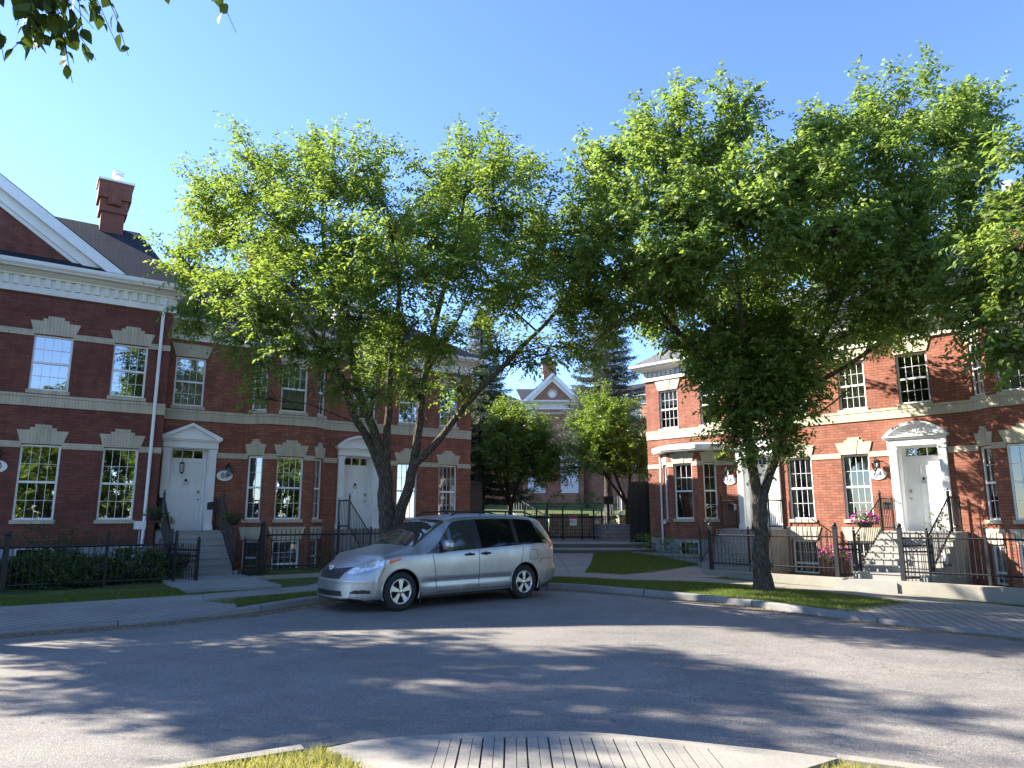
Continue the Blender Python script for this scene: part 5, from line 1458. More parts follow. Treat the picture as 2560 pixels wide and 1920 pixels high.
row_shrub('L', 'wide dark juniper mass behind the left iron fence', -3.2, -3.0, .05, [(-1.4, -.9, .3, .7, .5), (-.7, -.4, .25, .75, .36), (0, 0, .4, .7, .55), (.75, .4, .28, .75, .36), (1.4, .9, .35, .6, .5), (.5, -.3, .22, .7, .35), (-.6, .5, .3, .7, .4), (1.9, 1.2, .25, .55, .38), (-2.1, -1.3, .28, .7, .4), (-2.8, -1.9, .3, .7, .4)], seed=11, dens=950, ll=.075, lw=.035, k=9)
row_shrub('L', 'thin taller shrub against the maroon wall under the left windows', -3.3, -1.75, .05, [(-.6, -.4, .75, .55, .55), (.1, .0, .95, .5, .6), (.6, .4, .8, .5, .5), (1.1, .8, .75, .45, .4), (.3, .2, 1.5, .22, .45), (-.3, -.2, 1.3, .2, .4)], seed=12, dens=170, ll=.06, lw=.03)
row_shrub('L', 'dark potted evergreen below the right railing of the left steps', 1.75, -2.6, .1, [(0, 0, .35, .28, .4), (.05, 0, .8, .2, .25)], seed=13, dens=600)
row_shrub('L', 'low dark shrub behind the fence under the left bay', 3.9, -2.0, .1, [(0, 0, .3, .4, .3), (.6, .3, .28, .35, .28)], seed=14, dens=300)
shrub('shrub', 'leafy perennial clump in the block planter by the corner house', (4.75, 26.0, .38), [(-.1, .1, .3, .35, .3), (.35, -.3, .34, .4, .34), (.8, -.75, .28, .35, .28), (1.15, -1.1, .2, .3, .24)], leaf='leaf_dark', seed=15, dens=330, ll=.09, lw=.03)
t = thing('planter_bed', 'weathered block edged bed along the corner house', 'planter', (5.3, 25.4, .2)); OFF[t.name] = (5.3, 25.4, .2)
m = MB()
for p, q in (((4.35, 26.3), (4.75, 25.5)), ((4.75, 25.5), (6.75, 23.75))):
    m.xf = seg_xf(p, q); m.box(0, seg_len(p, q), 0, .22, .0, .36); m.box(-.02, seg_len(p, q) + .02, -.03, .24, .361, .44)
m.xf = None; m.build('edging', 'block', t)
m = MB(); m.prism_z([(4.4, 26.2), (4.8, 25.6), (6.75, 23.9), (7.0, 24.3), (5.0, 26.7)], .33, .1); m.build('bed_soil', 'soil', t)
shrub('shrub', 'round shrub in the dim court planter', (4.6, 31.2, 1.25), [(0, 0, .25, .4, .3), (.5, .3, .3, .4, .35), (-.4, .1, .2, .3, .25)], seed=16, dens=300, leaf='leaf_dark')
shrub('shrub', 'spreading dark shrub at the left of the court gate', (-.4, 31.5, .7), [(-.6, 0, .4, .6, .45), (.2, .3, .4, .55, .45), (-1.3, .3, .5, .6, .55)], seed=17, dens=250)
for lab, x, y, rr, sd in (('clipped bush left of the white court house doors', 1.0, 43.8, .75, 18), ('clipped bush in front of the wall between the court house doors', 2.85, 44.2, .6, 19), ('clipped bush right of the white court house doors', 4.7, 43.9, .8, 20)):
    shrub('shrub', lab, (x, y, 2.25), [(0, 0, .4, rr, .5)], seed=sd, dens=150, ll=.12, lw=.06)
t = thing('lamp_post', 'slender white court lamp post behind the right small tree', 'lamp', (5.55, 33.0, .7)); OFF[t.name] = (5.55, 33., .7)
m = MB(); m.tube([(5.55, 33, .7), (5.55, 33, 3.2)], .045, 8); m.build('pole', 'trim', t)
m = MB(); m.lathe([(.06, 3.2), (.12, 3.25), (.15, 3.55), (.17, 3.57), (.02, 3.72), (.001, 3.75)], (5.55, 33, 0), 8); m.build('lantern', 'trim', t)
t = thing('planter_post', 'dark post topped by a square planter in the court', 'post', (4.25, 31.8, 1.2)); OFF[t.name] = (4.25, 31.8, 1.2)
m = MB(); m.box(4.2, 4.3, 31.75, 31.85, 1.1, 2.2); m.build('post', 'plastic', t)
m = MB(); m.prism_z([(4.05, 31.6), (4.45, 31.6), (4.45, 32.), (4.05, 32.)], 2.55, 2.201); m.build('planter_box', 'plastic', t)
hanging_basket('purple flower basket between the two white court doors', (2.93, 50.4, 4.3), .35, 9, 'petal', cnt=40)
# ------------------------------------------------------------------ minivan
def van():
    O = (-3.40, 13.48); az = R(41.1)
    root = thing('minivan', 'silver minivan parked at the kerb with dark sliding door glass', 'minivan', (O[0], O[1], 0), az)
    Ls = 5.09
    def tab(x, X, Y):
        return np.interp(x, X, Y)
    def W(x): return tab(x, [-.03, 0, .04, .1, .2, .35, .55, .8, 1.2, 2.5, 4.2, 4.7, 4.95, 5.05, 5.09, 5.12], [.50, .64, .74, .81, .875, .925, .952, .968, .982, .9925, .985, .955, .92, .885, .85, .7])
    def zb(x): return tab(x, [0, .15, .5, 4.6, 5.0, 5.09], [.23, .19, .20, .21, .30, .36])
    def zsh(x): return tab(x, [0, .1, .25, .5, .8, 1.1, 1.4, 2.2, 3.2, 4.4, 5.09], [.66, .72, .80, .875, .93, .965, .985, 1.02, 1.065, 1.115, 1.12])
    def zt(x): return tab(x, [0, .06, .15, .3, .5, .75, 1.0, 1.22, 1.36, 1.7, 2.0, 2.18, 2.45, 2.9, 3.4, 4.1, 4.6, 4.9, 5.09], [.73, .80, .865, .925, .985, 1.04, 1.085, 1.12, 1.165, 1.40, 1.585, 1.665, 1.715, 1.745, 1.755, 1.74, 1.715, 1.69, 1.66])
    def we(x): return tab(x, [0, .2, .6, 1.0, 1.25, 1.6, 2.1, 2.6, 3.5, 4.6, 5.09], [.55, .70, .80, .815, .80, .755, .70, .69, .70, .69, .67])
    def ze(x): return zt(x) - tab(x, [0, .2, .6, 1.1, 1.4, 2., 2.6, 4.6, 5.09], [.025, .03, .035, .045, .055, .075, .085, .085, .09])
    nx, m = 560, 18
    xs = np.concatenate([np.linspace(0, .3, 44)[:-1], np.linspace(.3, Ls, nx)])
    xs = np.concatenate([np.full(0, 0.), xs])
    def sect(x):
        w = W(x)
        P = [(0, zb(x)), (.82 * w, zb(x)), (.965 * w, zb(x) + .07), (w, .60), (.978 * w, zsh(x)), (we(x) * min(1, w / .9), max(ze(x), zsh(x) + .012)), (.70 * we(x) * min(1, w / .9), max(zt(x) - .018, zsh(x) + .02)), (0, zt(x))]
        return np.array(P)
    def cr(P, t):
        i = int(min(math.floor(t), len(P) - 2)); u = t - i
        p0 = P[i - 1] if i > 0 else np.array([-P[1][0], P[1][1]])
        p3 = P[i + 2] if i + 2 < len(P) else np.array([-P[-2][0], P[-2][1]])
        p1, p2 = P[i], P[i + 1]; k = .35
        m1 = (p2 - p0) * k; m2 = (p3 - p1) * k
        return (2 * u ** 3 - 3 * u * u + 1) * p1 + (u ** 3 - 2 * u * u + u) * m1 + (-2 * u ** 3 + 3 * u * u) * p2 + (u ** 3 - u * u) * m2
    seg = [8, 8, 26, 22, 40, 10, 14]
    ts = []
    for i, n in enumerate(seg): ts += list(i + np.arange(n) / n)
    ts = np.array(ts + [7.0])
    rows = []
    for x in xs:
        P = sect(x); rows.append([cr(P, t) for t in ts])
    A = np.array(rows)                     # nx, nt, 2 (y,z)
    # front and rear caps: shrink sections toward a line
    def cap(sec, nr):
        out = []
        zc = .52
        for i in range(1, nr + 1):
            f = 1 - i / nr
            out.append(np.stack([sec[:, 0] * f, sec[:, 1]], 1))
        return out
    fc = cap(A[0], 44); rc = cap(A[-1], 30)
    Y = np.concatenate([np.array(fc[::-1]), A, np.array(rc)], 0)
    X0 = np.concatenate([np.full(44, xs[0]), xs, np.full(30, xs[-1])])
    NX, NT = Y.shape[0], Y.shape[1]
    XX = np.repeat(X0[:, None], NT, 1); YY = Y[:, :, 0]; ZZ = Y[:, :, 1]
    def deform(X, y, z):
        s = 1 - np.clip((X) / .75, 0, 1); s = s * s * (3 - 2 * s)
        a = np.abs(y)
        X = X + s * (.30 * np.clip(a / .9, 0, 1) ** 2.2)                      # plan curve of the nose
        X = X + s * (.42 * np.clip(z - .55, 0, 1) + .55 * np.clip(z - .78, 0, 1)) - s * .05 * np.clip(.5 - z, 0, .3)
        e = np.clip((X - 4.15) / .95, 0, 1); e = e * e * (3 - 2 * e)
        X = X - e * (.60 * np.clip(z - 1.08, 0, 1) ** 1.0 + .12 * np.clip(a / .9, 0, 1) ** 3 + .10 * np.clip(z - .62, 0, .5) * 0)
        bump_ = e * .05 * np.exp(-((z - .58) / .12) ** 2)
        return X + bump_
    XD = deform(XX, YY, ZZ)
    # side sculpt: shallow crease along the lower doors
    sg = np.clip((XX - 1.3) / .4, 0, 1) * np.clip((4.0 - XX) / .4, 0, 1)
    YY = YY - sg * .018 * np.exp(-((ZZ - .48) / .06) ** 2) * (YY > .5)
    full_V = {}
    T2 = np.repeat(ts[None, :], NX, 0)
    cl = {}
    def cls(X, y, z, t, x0, capf):
        """part for a face centre; y>=0 is the outward half"""
        # wheel arches
        for xc in (1.0, 4.03):
            if y > .55 and (X - xc) ** 2 + (z - .36) ** 2 < .395 ** 2: return None
        # windscreen
        if 5.05 < t and 1.34 < x0 < 2.12:
            return 'windscreen'
        # greenhouse glass
        if 4.02 < t < 4.93 and x0 > 1.38:
            u = (t - 4.02) / .91
            if X > 1.50 + u * .80 and X < 4.83 - .42 * u:
                if u < .04 or u > .965: return 'window_trim'
                if X < 1.50 + u * .80 + .03: return 'window_trim'
                if X < 1.93 and X > 1.87 : return 'window_trim'
                if 2.70 < X < 2.87: return 'window_trim'
                if 3.78 < X < 3.88: return 'window_trim'
                if X > 4.83 - .42 * u - .03: return 'window_trim'
                cu, cxx = u, X
                if X > 4.45 and u < .3 and (X - 4.55) ** 2 / .22 ** 2 + ((.3 - u) / .3) ** 2 > 1.0 and X > 4.6: return 'body'
                if X < 1.87: return 'quarter_window'
                if X < 2.70: return 'front_window'
                if X < 3.78: return 'sliding_window'
                return 'rear_side_window'
        # tail lights
        if X > 4.80 and .99 < z < 1.155 and y > .55 and X > 4.80 + (z - .99) * -.0:
            return 'tail_light' if z > 1.035 else 'reverse_light'
        if x0 > 5.0 and capf and 1.2 < z < 1.58 and y < .62: return 'rear_window'
        # lamps and grille on the nose
        if y > .40 and X < 1.02:
            lo = np.interp(X, [.1, .2, .35, .6, .95, 1.02], [.655, .675, .725, .80, .90, .925]); hi = np.interp(X, [.1, .2, .35, .6, .95, 1.02], [.70, .775, .84, .90, .945, .935])
            yl = .50 + (z - .66) * .25
            if lo < z < hi and y > yl and t < 4.98:
                return 'turn_signal' if X > .74 else 'headlight'
        if y < .62 and X < .6:
            gl = .50 - (.80 - z) * .55 if z < .8 else .5
            if .575 < z < .795 and y < .52 - (.80 - z) * .72 and z < .745 + y * .09:
                k = (z - .575) / .22
                return 'grille' if (k * 6) % 1 > .34 else 'grille_slat'
        if y < .47 - (z - .29) * .3 and .29 < z < .385 and X < .5: return 'lower_intake'
        if .62 < y < .86 and X < .62 and .335 < z < .40 and z < .30 + (y - .5) * .5: return 'fog_pocket'
        if y > .5 and t < 1.6 or z < zb(x0) + .02 : return 'underbody'
        # door gaps and panels
        if 1.6 < t < 4.02 and y > .7:
            f0 = 1.68 + np.clip(.98 - z, 0, 1) * .16 + (.12 if z < .32 else 0)
            m0 = 2.79 + 0 * z
            r0 = 3.97 - np.clip(1.0 - z, 0, .8) ** 1.5 * .52
            zs_ = .30
            if z > zs_:
                if f0 < X < m0: return 'front_door'
                if m0 < X < r0: return 'sliding_door'
                if 4.16 < X < 4.40 and .80 < z < 1.0: return 'fuel_flap'
        return 'body'
    matof = {'body': 'paint', 'front_door': 'paint', 'sliding_door': 'paint', 'fuel_flap': 'paint', 'windscreen': 'carscreen', 'quarter_window': 'carscreen', 'front_window': 'carscreen', 'sliding_window': 'cartint', 'rear_side_window': 'cartint', 'rear_window': 'cartint',
             'window_trim': 'plastic', 'grille': 'plastic', 'grille_slat': 'gslat', 'lower_intake': 'plastic', 'fog_pocket': 'plastic', 'underbody': 'plastic', 'headlight': 'headlamp', 'turn_signal': 'amber', 'tail_light': 'tail', 'reverse_light': 'headlamp'}
    # materials
    m_, nt, b, o = newmat('silver paint'); b.inputs['Base Color'].default_value = (.40, .405, .40, 1); b.inputs['Metallic'].default_value = .75; b.inputs['Roughness'].default_value = .3
    b.inputs['Coat Weight'].default_value = .35; b.inputs['Coat Roughness'].default_value = .12
    v = coords(nt); f_ = noise(nt, v, 3.5, 5); nt.links.new(ramp(nt, f_, [(.3, (.34, .34, .335)), (.7, (.44, .445, .44))]), b.inputs['Base Color']); 
    nt.links.new(ramp(nt, noise(nt, v, 7, 5), [(.3, (.34,) * 3), (.75, (.42,) * 3)]), b.inputs['Roughness']); M['paint'] = m_
    def simple(n, col, rough, metal=0., spec=.5, coat=0.):
        m_, nt, b, o = newmat(n); v = coords(nt); f_ = noise(nt, v, 30, 3)
        nt.links.new(ramp(nt, f_, [(.3, tuple(c * .85 for c in col)), (.7, col)]), b.inputs['Base Color']); b.inputs['Roughness'].default_value = rough; b.inputs['Metallic'].default_value = metal
        b.inputs['Specular IOR Level'].default_value = spec; b.inputs['Coat Weight'].default_value = coat; M[n] = m_
    simple('carscreen', (.035, .042, .038), .03, 0, .9, .6); simple('cartint', (.006, .006, .007), .03, 0, .6, .2); simple('headlamp', (.62, .66, .68), .12, .35, .6, 1.); nt = M['headlamp'].node_tree; b = [n for n in nt.nodes if n.type == 'BSDF_PRINCIPLED'][0]; nt.links.new(ramp(nt, noise(nt, coords(nt), 16, 2), [(.38, (.42, .44, .46)), (.6, (.82, .85, .87))]), b.inputs['Base Color']); simple('amber', (.75, .20, .03), .2, 0, .6, .8); simple('tail', (.50, .012, .012), .15, 0, .6, 1.); simple('gslat', (.05, .05, .052), .3, .3)
    parts = {}
    Xc = (XD[:-1, :-1] + XD[1:, :-1] + XD[1:, 1:] + XD[:-1, 1:]) / 4
    Yc = (YY[:-1, :-1] + YY[1:, :-1] + YY[1:, 1:] + YY[:-1, 1:]) / 4
    Zc = (ZZ[:-1, :-1] + ZZ[1:, :-1] + ZZ[1:, 1:] + ZZ[:-1, 1:]) / 4
    for i in range(NX - 1):
        for j in range(NT - 1):
            p = cls(Xc[i, j], Yc[i, j], Zc[i, j], (ts[j] + ts[j + 1]) / 2, (X0[i] + X0[i + 1]) / 2, i < 44 or i >= NX - 31)
            if p: parts.setdefault(p, []).append((i, j))
    # smooth normals over the full half surface (mirrored at the centre)
    P3 = np.stack([XD, YY, ZZ], 2)
    du = np.gradient(P3, axis=0); dv = np.gradient(P3, axis=1)
    Nn = np.cross(du, dv); Nn = norm(Nn)
    # fix the caps and centreline
    Nn[:44] = norm(Nn[:44] + np.array([-.001, 0, 0]))
    flip = np.sign(np.sum(Nn * np.stack([np.zeros_like(XD), YY + 1e-3, ZZ - .75], 2), 2, keepdims=True)); 
    ref = np.median(flip); Nn = Nn * (1 if ref >= 0 else -1)
    FLIP = ref < 0
    both = ('body', 'windscreen', 'grille', 'grille_slat', 'lower_intake', 'rear_window', 'underbody', 'door_gap', 'window_trim')
    def emit(name, fl, sides):
        V = []; F = []; NV = []; idx = {}
        for s_ in sides:
            for (i, j) in fl:
                q = [(i, j), (i + 1, j), (i + 1, j + 1), (i, j + 1)]
                if (s_ < 0) != FLIP: q = q[::-1]
                f = []
                for (a, b2) in q:
                    key = (a, b2, s_)
                    if key not in idx:
                        idx[key] = len(V); V.append((XD[a, b2], s_ * YY[a, b2], ZZ[a, b2])); n = Nn[a, b2]; NV.append((n[0], s_ * n[1], n[2]))
                    f.append(idx[key])
                F.append(f)
        me = bpy.data.meshes.new(name); me.from_pydata(V, [], F)
        me.polygons.foreach_set('use_smooth', [True] * len(F)); me.materials.append(M[matof[name]])
        me.update(); me.normals_split_custom_set_from_vertices(NV)
        ob = bpy.data.objects.new(name, me); COL.objects.link(ob); return ob
    made = {}
    for name, fl in parts.items():
        if name in both: made[name] = [emit(name, fl, (1, -1))]
        else: made[name] = [emit(name, fl, (s_,)) for s_ in (-1, 1)]
    sub = {'turn_signal': 'headlight', 'reverse_light': 'tail_light', 'grille_slat': 'grille', 'front_window': 'front_door', 'quarter_window': 'front_door', 'sliding_window': 'sliding_door'}
    for name, obs in made.items():
        for k, ob in enumerate(obs):
            ob.parent = made[sub[name]][k if len(made[sub[name]]) > 1 else 0] if name in sub and sub[name] in made else root
    # panel seams: thin dark cords lying in the surface
    sel = (T2 > 1.3) & (T2 < 4.4) & (YY > .6); sx, sy, sz = XD[sel], YY[sel], ZZ[sel]
    def yat(X, z):
        i = np.argsort((sx - X) ** 2 + (sz - z) ** 2)[:4]; return float(np.mean(sy[i]))
    def fz(z): return 1.68 + min(max(.98 - z, 0), 1) * .16
    def rz(z): return 3.97 - min(max(1.0 - z, 0), .8) ** 1.5 * .52
    zl = np.linspace(.30, 1.0, 12)
    seams = [[(fz(z), z) for z in np.linspace(.34, .985, 12)] + [], [(2.79, z) for z in np.linspace(.30, 1.04, 12)], [(rz(z), z) for z in np.linspace(.30, 1.08, 12)], [(x, .295) for x in np.linspace(fz(.34) + .03, rz(.3), 14)],
             [(4.16, .82), (4.16, .98), (4.18, 1.0), (4.38, 1.0), (4.40, .98), (4.40, .82), (4.38, .80), (4.18, .80), (4.16, .82)], [(.50 + (z - .5) * .5, z) for z in np.linspace(.56, .78, 6)], [(4.42 + (z - .72) * 1.2, z) for z in np.linspace(.72, .80, 5)] + [(x, .81) for x in np.linspace(4.56, 4.85, 5)]]
    for s_ in (-1, 1):
        for q in seams:
            w = MB(); w.tube([(X, s_ * (yat(X, z) + .0005), z) for X, z in q], .0055, 5); w.build('panel_seam', 'plastic', root)
    # wheel wells + arch lips
    for xc in (1.0, 4.03):
        w = MB()
        for s_ in (-1, 1):
            n = 28; ring = lambda y, r: [(xc + r * math.cos(math.pi * (1.16 - 1.32 * k / n)), y * s_, .36 + r * math.sin(math.pi * (1.16 - 1.32 * k / n))) for k in range(n + 1)]
            w.grid([ring(.93, .393), ring(.55, .393)], False, True); w.face(ring(.6, .39))
        w.build('wheel_well', 'plastic', root)
        for s_ in (-1, 1):
            w = MB(); pts = []
            for k in range(33):
                a = math.pi * (1.13 - 1.26 * k / 32); X, z = xc + .398 * math.cos(a), .36 + .398 * math.sin(a)
                zz = max(z, .2)
                yy = np.interp(X, [.3, .6, 1.2, 2.5, 4.2, 4.7], [.915, .953, .98, .99, .985, .955]) * (1 if zz > .3 else .985)
                pts.append((X, s_ * (yy - .008), z))
            w.tube(pts, .014, 6); w.build('arch_lip', 'paint', root)
    # wheels
    for xc in (1.0, 4.03):
        for s_ in (-1, 1):
            yo = s_ * .955; yi = s_ * .735; q = lambda t: yi + (yo - yi) * t; rT = .347
            w = MB(); w.lathe([(.24, q(.05)), (.325, q(0.02)), (rT, q(.14)), (rT, q(.82)), (.335, q(.93)), (.30, q(1.)), (.245, q(.985)), (.226, q(.93))], (xc, 0, rT), 40, 'y')
            to = w.build('wheel', 'rubber', root)
            w = MB(); w.lathe([(.228, q(.95)), (.222, q(.985)), (.205, q(.97)), (.2, q(.72)), (.195, q(.3))], (xc, 0, rT), 40, 'y'); w.build('rim', 'alloy', to)
            w = MB()
            for k in range(5):
                a = 2 * math.pi * k / 5 + math.pi / 2
                def P(rr, da, yy): return (xc + rr * math.cos(a + da), yy, rT + rr * math.sin(a + da))
                yA, yB = q(.94), q(.86)
                pr = [(.03, .9), (.075, .42), (.13, .27), (.185, .27), (.212, .30)]
                for (r0, d0), (r1, d1) in zip(pr[:-1], pr[1:]):
                    w.face([P(r0, -d0, yA), P(r1, -d1, yA), P(r1, d1, yA), P(r0, d0, yA)]); w.face([P(r0, -d0, yA), P(r0, -d0, yB), P(r1, -d1, yB), P(r1, -d1, yA)]); w.face([P(r0, d0, yB), P(r0, d0, yA), P(r1, d1, yA), P(r1, d1, yB)])
            w.lathe([(.001, q(.97)), (.03, q(.965)), (.045, q(.94)), (.05, q(.9))], (xc, 0, rT), 16, 'y')
            w.build('spokes', 'alloy', to)
            w = MB(); w.lathe([(.001, q(.55)), (.2, q(.55))], (xc, 0, rT), 24, 'y'); w.lathe([(.14, q(.62)), (.06, q(.64)), (.001, q(.64))], (xc, 0, rT), 20, 'y')
            for k in range(5):
                a = 2 * math.pi * (k + .5) / 5 + math.pi / 2; w.ball((xc + .055 * math.cos(a), q(.945), rT + .055 * math.sin(a)), .012, 6)
            w.build('brake_drum', 'plastic', to)
    # mirrors, handles, rails, flaps, emblem, wipers, fog lamps
    for s_ in (-1, 1):
        w = MB(); n = 12; rings = []
        for u in np.linspace(0, 1, 9):
            f = math.sin(math.pi * (.12 + .83 * u)) ** .5
            rings.append([(1.93 + (.5 - .5 * u) * .02 + .13 * f * np.sign(math.cos(t)) * abs(math.cos(t)) ** .6 * .75, s_ * (.98 + .25 * u), 1.15 + .105 * f * np.sign(math.sin(t)) * abs(math.sin(t)) ** .6 + .01 * u) for t in np.linspace(0, 2 * math.pi, n, endpoint=False)])
        w.grid(rings, True, True); w.face(rings[0][::-1]); w.face(rings[-1]); mo = w.build('side_mirror', 'paint', root)
        w = MB(); w.box(1.86, 1.99, min(s_ * .9, s_ * 1.06), max(s_ * .9, s_ * 1.06), 1.03, 1.075); w.build('mirror_foot', 'plastic', mo)
        for xh, pn in ((2.55, 'front_door'), (2.96, 'sliding_door')):
            w = MB(); zh = .955 if xh < 2.7 else .965
            w.tube([(xh - .12, s_ * .985, zh), (xh - .08, s_ * 1.012, zh), (xh + .08, s_ * 1.012, zh), (xh + .12, s_ * .985, zh)], [.016, .021, .021, .016], 8)
            w.lathe([(.001, s_ * .988), (.05, s_ * .988), (.055, s_ * .975)], (xh, 0, zh - .015), 14, 'y')
            ob = w.build('handle', 'plastic', made[pn][0 if s_ < 0 else 1])
        w = MB(); w.tube([(2.35, s_ * .60, 1.705), (2.5, s_ * .60, 1.775), (3.1, s_ * .605, 1.80), (4.3, s_ * .60, 1.785), (4.55, s_ * .595, 1.725)], [.014, .022, .022, .022, .014], 6)
        for xx in (3.1, 3.8): w.tube([(xx, s_ * .605, 1.80), (xx, s_ * .605, 1.70)], .016, 5)
        w.build('roof_rail', 'plastic', root)
        for xx in (1.42, 4.45):
            w = MB(); w.box(xx - .01, xx + .01, min(s_ * .74, s_ * .965), max(s_ * .74, s_ * .965), .12, .40); w.build('mud_flap', 'plastic', root)
        w = MB(); w.lathe([(.001, -.012), (.04, -.01), (.045, .01)], (.47, 0, .0), 12, 'x')
    def front_x(y, z): return float(deform(np.array(0.), np.array(y), np.array(z)))
    w = MB()
    ex, ez_ = front_x(0, .775) - .012, .775
    for (cy, cz, a, b2) in ((0, 0, .075, .05), (0, .012, .05, .022), (0, -.004, .022, .044)):
        pts = [(ex + (cz + b2 * math.sin(t)) * .55, cy + a * math.cos(t), ez_ + cz + b2 * math.sin(t)) for t in np.linspace(0, 2 * math.pi, 25)]
        w.tube(pts, .0075, 5, False)
    w.build('emblem', 'chrome', root)
    for yy in (-.55, .05):
        w = MB(); w.tube([(1.34, yy, 1.155), (1.42, yy + .3, 1.20), (1.46, yy + .55, 1.22)], .012, 5); w.build('wiper', 'plastic', root)
    w = MB(); w.box(.35, 4.85, -.8, .8, .18, .26); w.box(.7, 4.7, -.6, .6, .261, .8); w.build('floor_pan', 'plastic', root)
    return root
van()
# ------------------------------------------------------------------ trees
CL_L = [(-6.2,15.7,10.3,0.55),(-6.1,15.4,9.0,0.81),(-7.4,16.3,9.7,0.68),(-5.5,16.7,10.2,0.82),(-4.5,15.7,10.5,0.55),(-4.0,14.9,9.0,0.83),(-3.6,16.6,9.9,0.81),(-3.6,16.0,10.3,0.51),(-4.9,14.6,7.9,0.91),(-7.3,16.8,8.7,0.81),(-7.5,15.7,7.4,0.65),(-8.4,17.1,8.1,0.53),(-6.1,14.9,6.6,0.81),(-7.8,16.9,6.6,0.63),(-5.3,14.5,5.7,0.78),(-4.4,13.9,6.3,0.85),(-3.6,14.2,7.4,0.98),(-2.8,16.9,9.4,0.94),(-1.6,15.8,9.7,0.89),(-1.2,16.1,10.7,0.57),(-0.4,15.2,10.0,0.65),(0.2,16.5,10.4,0.52),(-0.3,15.0,8.7,0.89),(-1.5,14.2,7.6,0.88),(-2.3,13.9,6.5,0.85),(-1.0,14.3,6.6,0.88),(0.2,15.7,7.8,0.86),(0.9,16.8,8.9,0.70),(1.2,16.7,7.7,0.80),(-0.1,15.4,6.4,0.83),(-3.3,14.0,5.7,0.76),(-3.9,14.4,5.1,0.68),(-4.6,14.6,5.1,0.54),(-5.5,15.2,4.9,0.40),(-6.1,15.6,5.5,0.47),(-2.3,15.0,5.6,0.81),(-1.6,16.0,5.7,0.75),(1.4,16.4,6.4,0.78),(0.8,16.6,5.5,0.67),(1.8,17.1,5.7,0.57),(-2.1,15.7,4.6,0.52),(-3.0,15.0,4.2,0.40),(-3.7,15.2,4.5,0.40),(-1.2,16.8,4.6,0.44),(-5.7,15.8,4.3,0.23),(-0.3,17.1,5.7,0.51),(-6.4,18.5,8.9,1.14),(-4.6,18.9,8.2,1.29),(-2.7,18.8,8.7,1.29),(-1.0,18.4,9.4,1.14),(0.2,18.2,7.7,0.99),(-3.5,18.5,6.0,0.99),(-7.8,17.8,9.7,0.74)]
CL_R = [(4.1,15.7,11.8,0.34),(4.0,15.8,11.2,0.56),(5.3,15.7,12.1,0.34),(5.1,15.5,11.2,0.55),(3.4,16.3,11.2,0.52),(2.6,16.0,10.3,0.68),(3.5,15.3,9.8,0.81),(4.8,15.5,10.0,0.88),(6.3,16.7,10.9,0.71),(2.1,16.6,9.6,0.81),(1.8,16.4,10.7,0.41),(2.8,14.8,8.4,0.93),(3.9,14.3,8.3,0.90),(6.7,15.8,11.3,0.56),(7.2,16.2,11.8,0.52),(7.4,15.4,10.8,0.77),(8.5,15.8,11.6,0.68),(9.7,16.0,11.9,0.75),(10.6,15.7,11.8,0.68),(11.8,16.2,12.0,0.52),(11.6,15.9,11.0,0.56),(10.0,15.0,10.2,0.85),(8.5,14.6,9.6,0.93),(7.1,14.7,9.1,0.93),(6.1,15.2,8.9,0.90),(4.9,14.2,7.8,0.89),(1.7,16.4,8.3,0.79),(2.1,15.5,7.3,0.85),(3.1,14.6,7.1,0.90),(4.3,14.1,6.8,0.77),(1.8,16.9,7.1,0.69),(2.5,16.4,6.3,0.67),(3.5,15.7,6.5,0.74),(5.8,14.2,7.3,0.88),(7.1,14.2,7.8,0.89),(8.5,14.5,8.3,0.91),(10.3,15.4,9.3,0.86),(11.5,16.3,10.3,0.57),(8.9,14.6,7.1,0.85),(7.8,14.4,6.8,0.79),(10.9,15.9,8.3,0.77),(7.0,14.9,6.4,0.81),(8.8,15.5,6.2,0.73),(9.9,15.7,6.7,0.74),(7.9,15.6,5.8,0.63),(5.1,16.7,6.3,0.90),(6.4,17.5,6.7,1.06),(5.0,16.7,5.1,0.78),(6.2,16.9,5.3,0.90),(6.9,16.3,5.5,0.65),(4.6,17.3,6.0,0.70),(5.5,16.8,4.3,0.55),(6.4,16.8,4.3,0.50),(7.1,16.9,4.3,0.33),(5.6,17.0,3.4,0.24),(6.5,16.9,3.1,0.24),(6.8,18.4,8.1,1.26),(5.1,18.8,8.7,1.16),(9.0,18.8,8.7,1.16),(10.6,18.3,9.1,1.01),(3.7,18.3,8.0,1.00),(7.7,18.5,10.8,1.16),(5.6,18.0,10.3,1.13),(10.0,18.0,10.5,1.01),(5.3,17.4,3.8,0.29)]
CL_O = [(9.2,12.5,5.7,0.68),(9.0,12.8,6.5,0.62),(8.9,11.9,6.3,0.65),(8.8,12.6,4.8,0.42),(8.9,12.2,4.5,0.49),(8.8,13.3,5.9,0.54),(8.8,13.1,5.3,0.40),(9.1,12.0,8.2,0.14),(9.2,11.7,8.0,0.25),(9.4,12.2,7.2,0.42)]
bl = (-2.95, 17.3, .08)
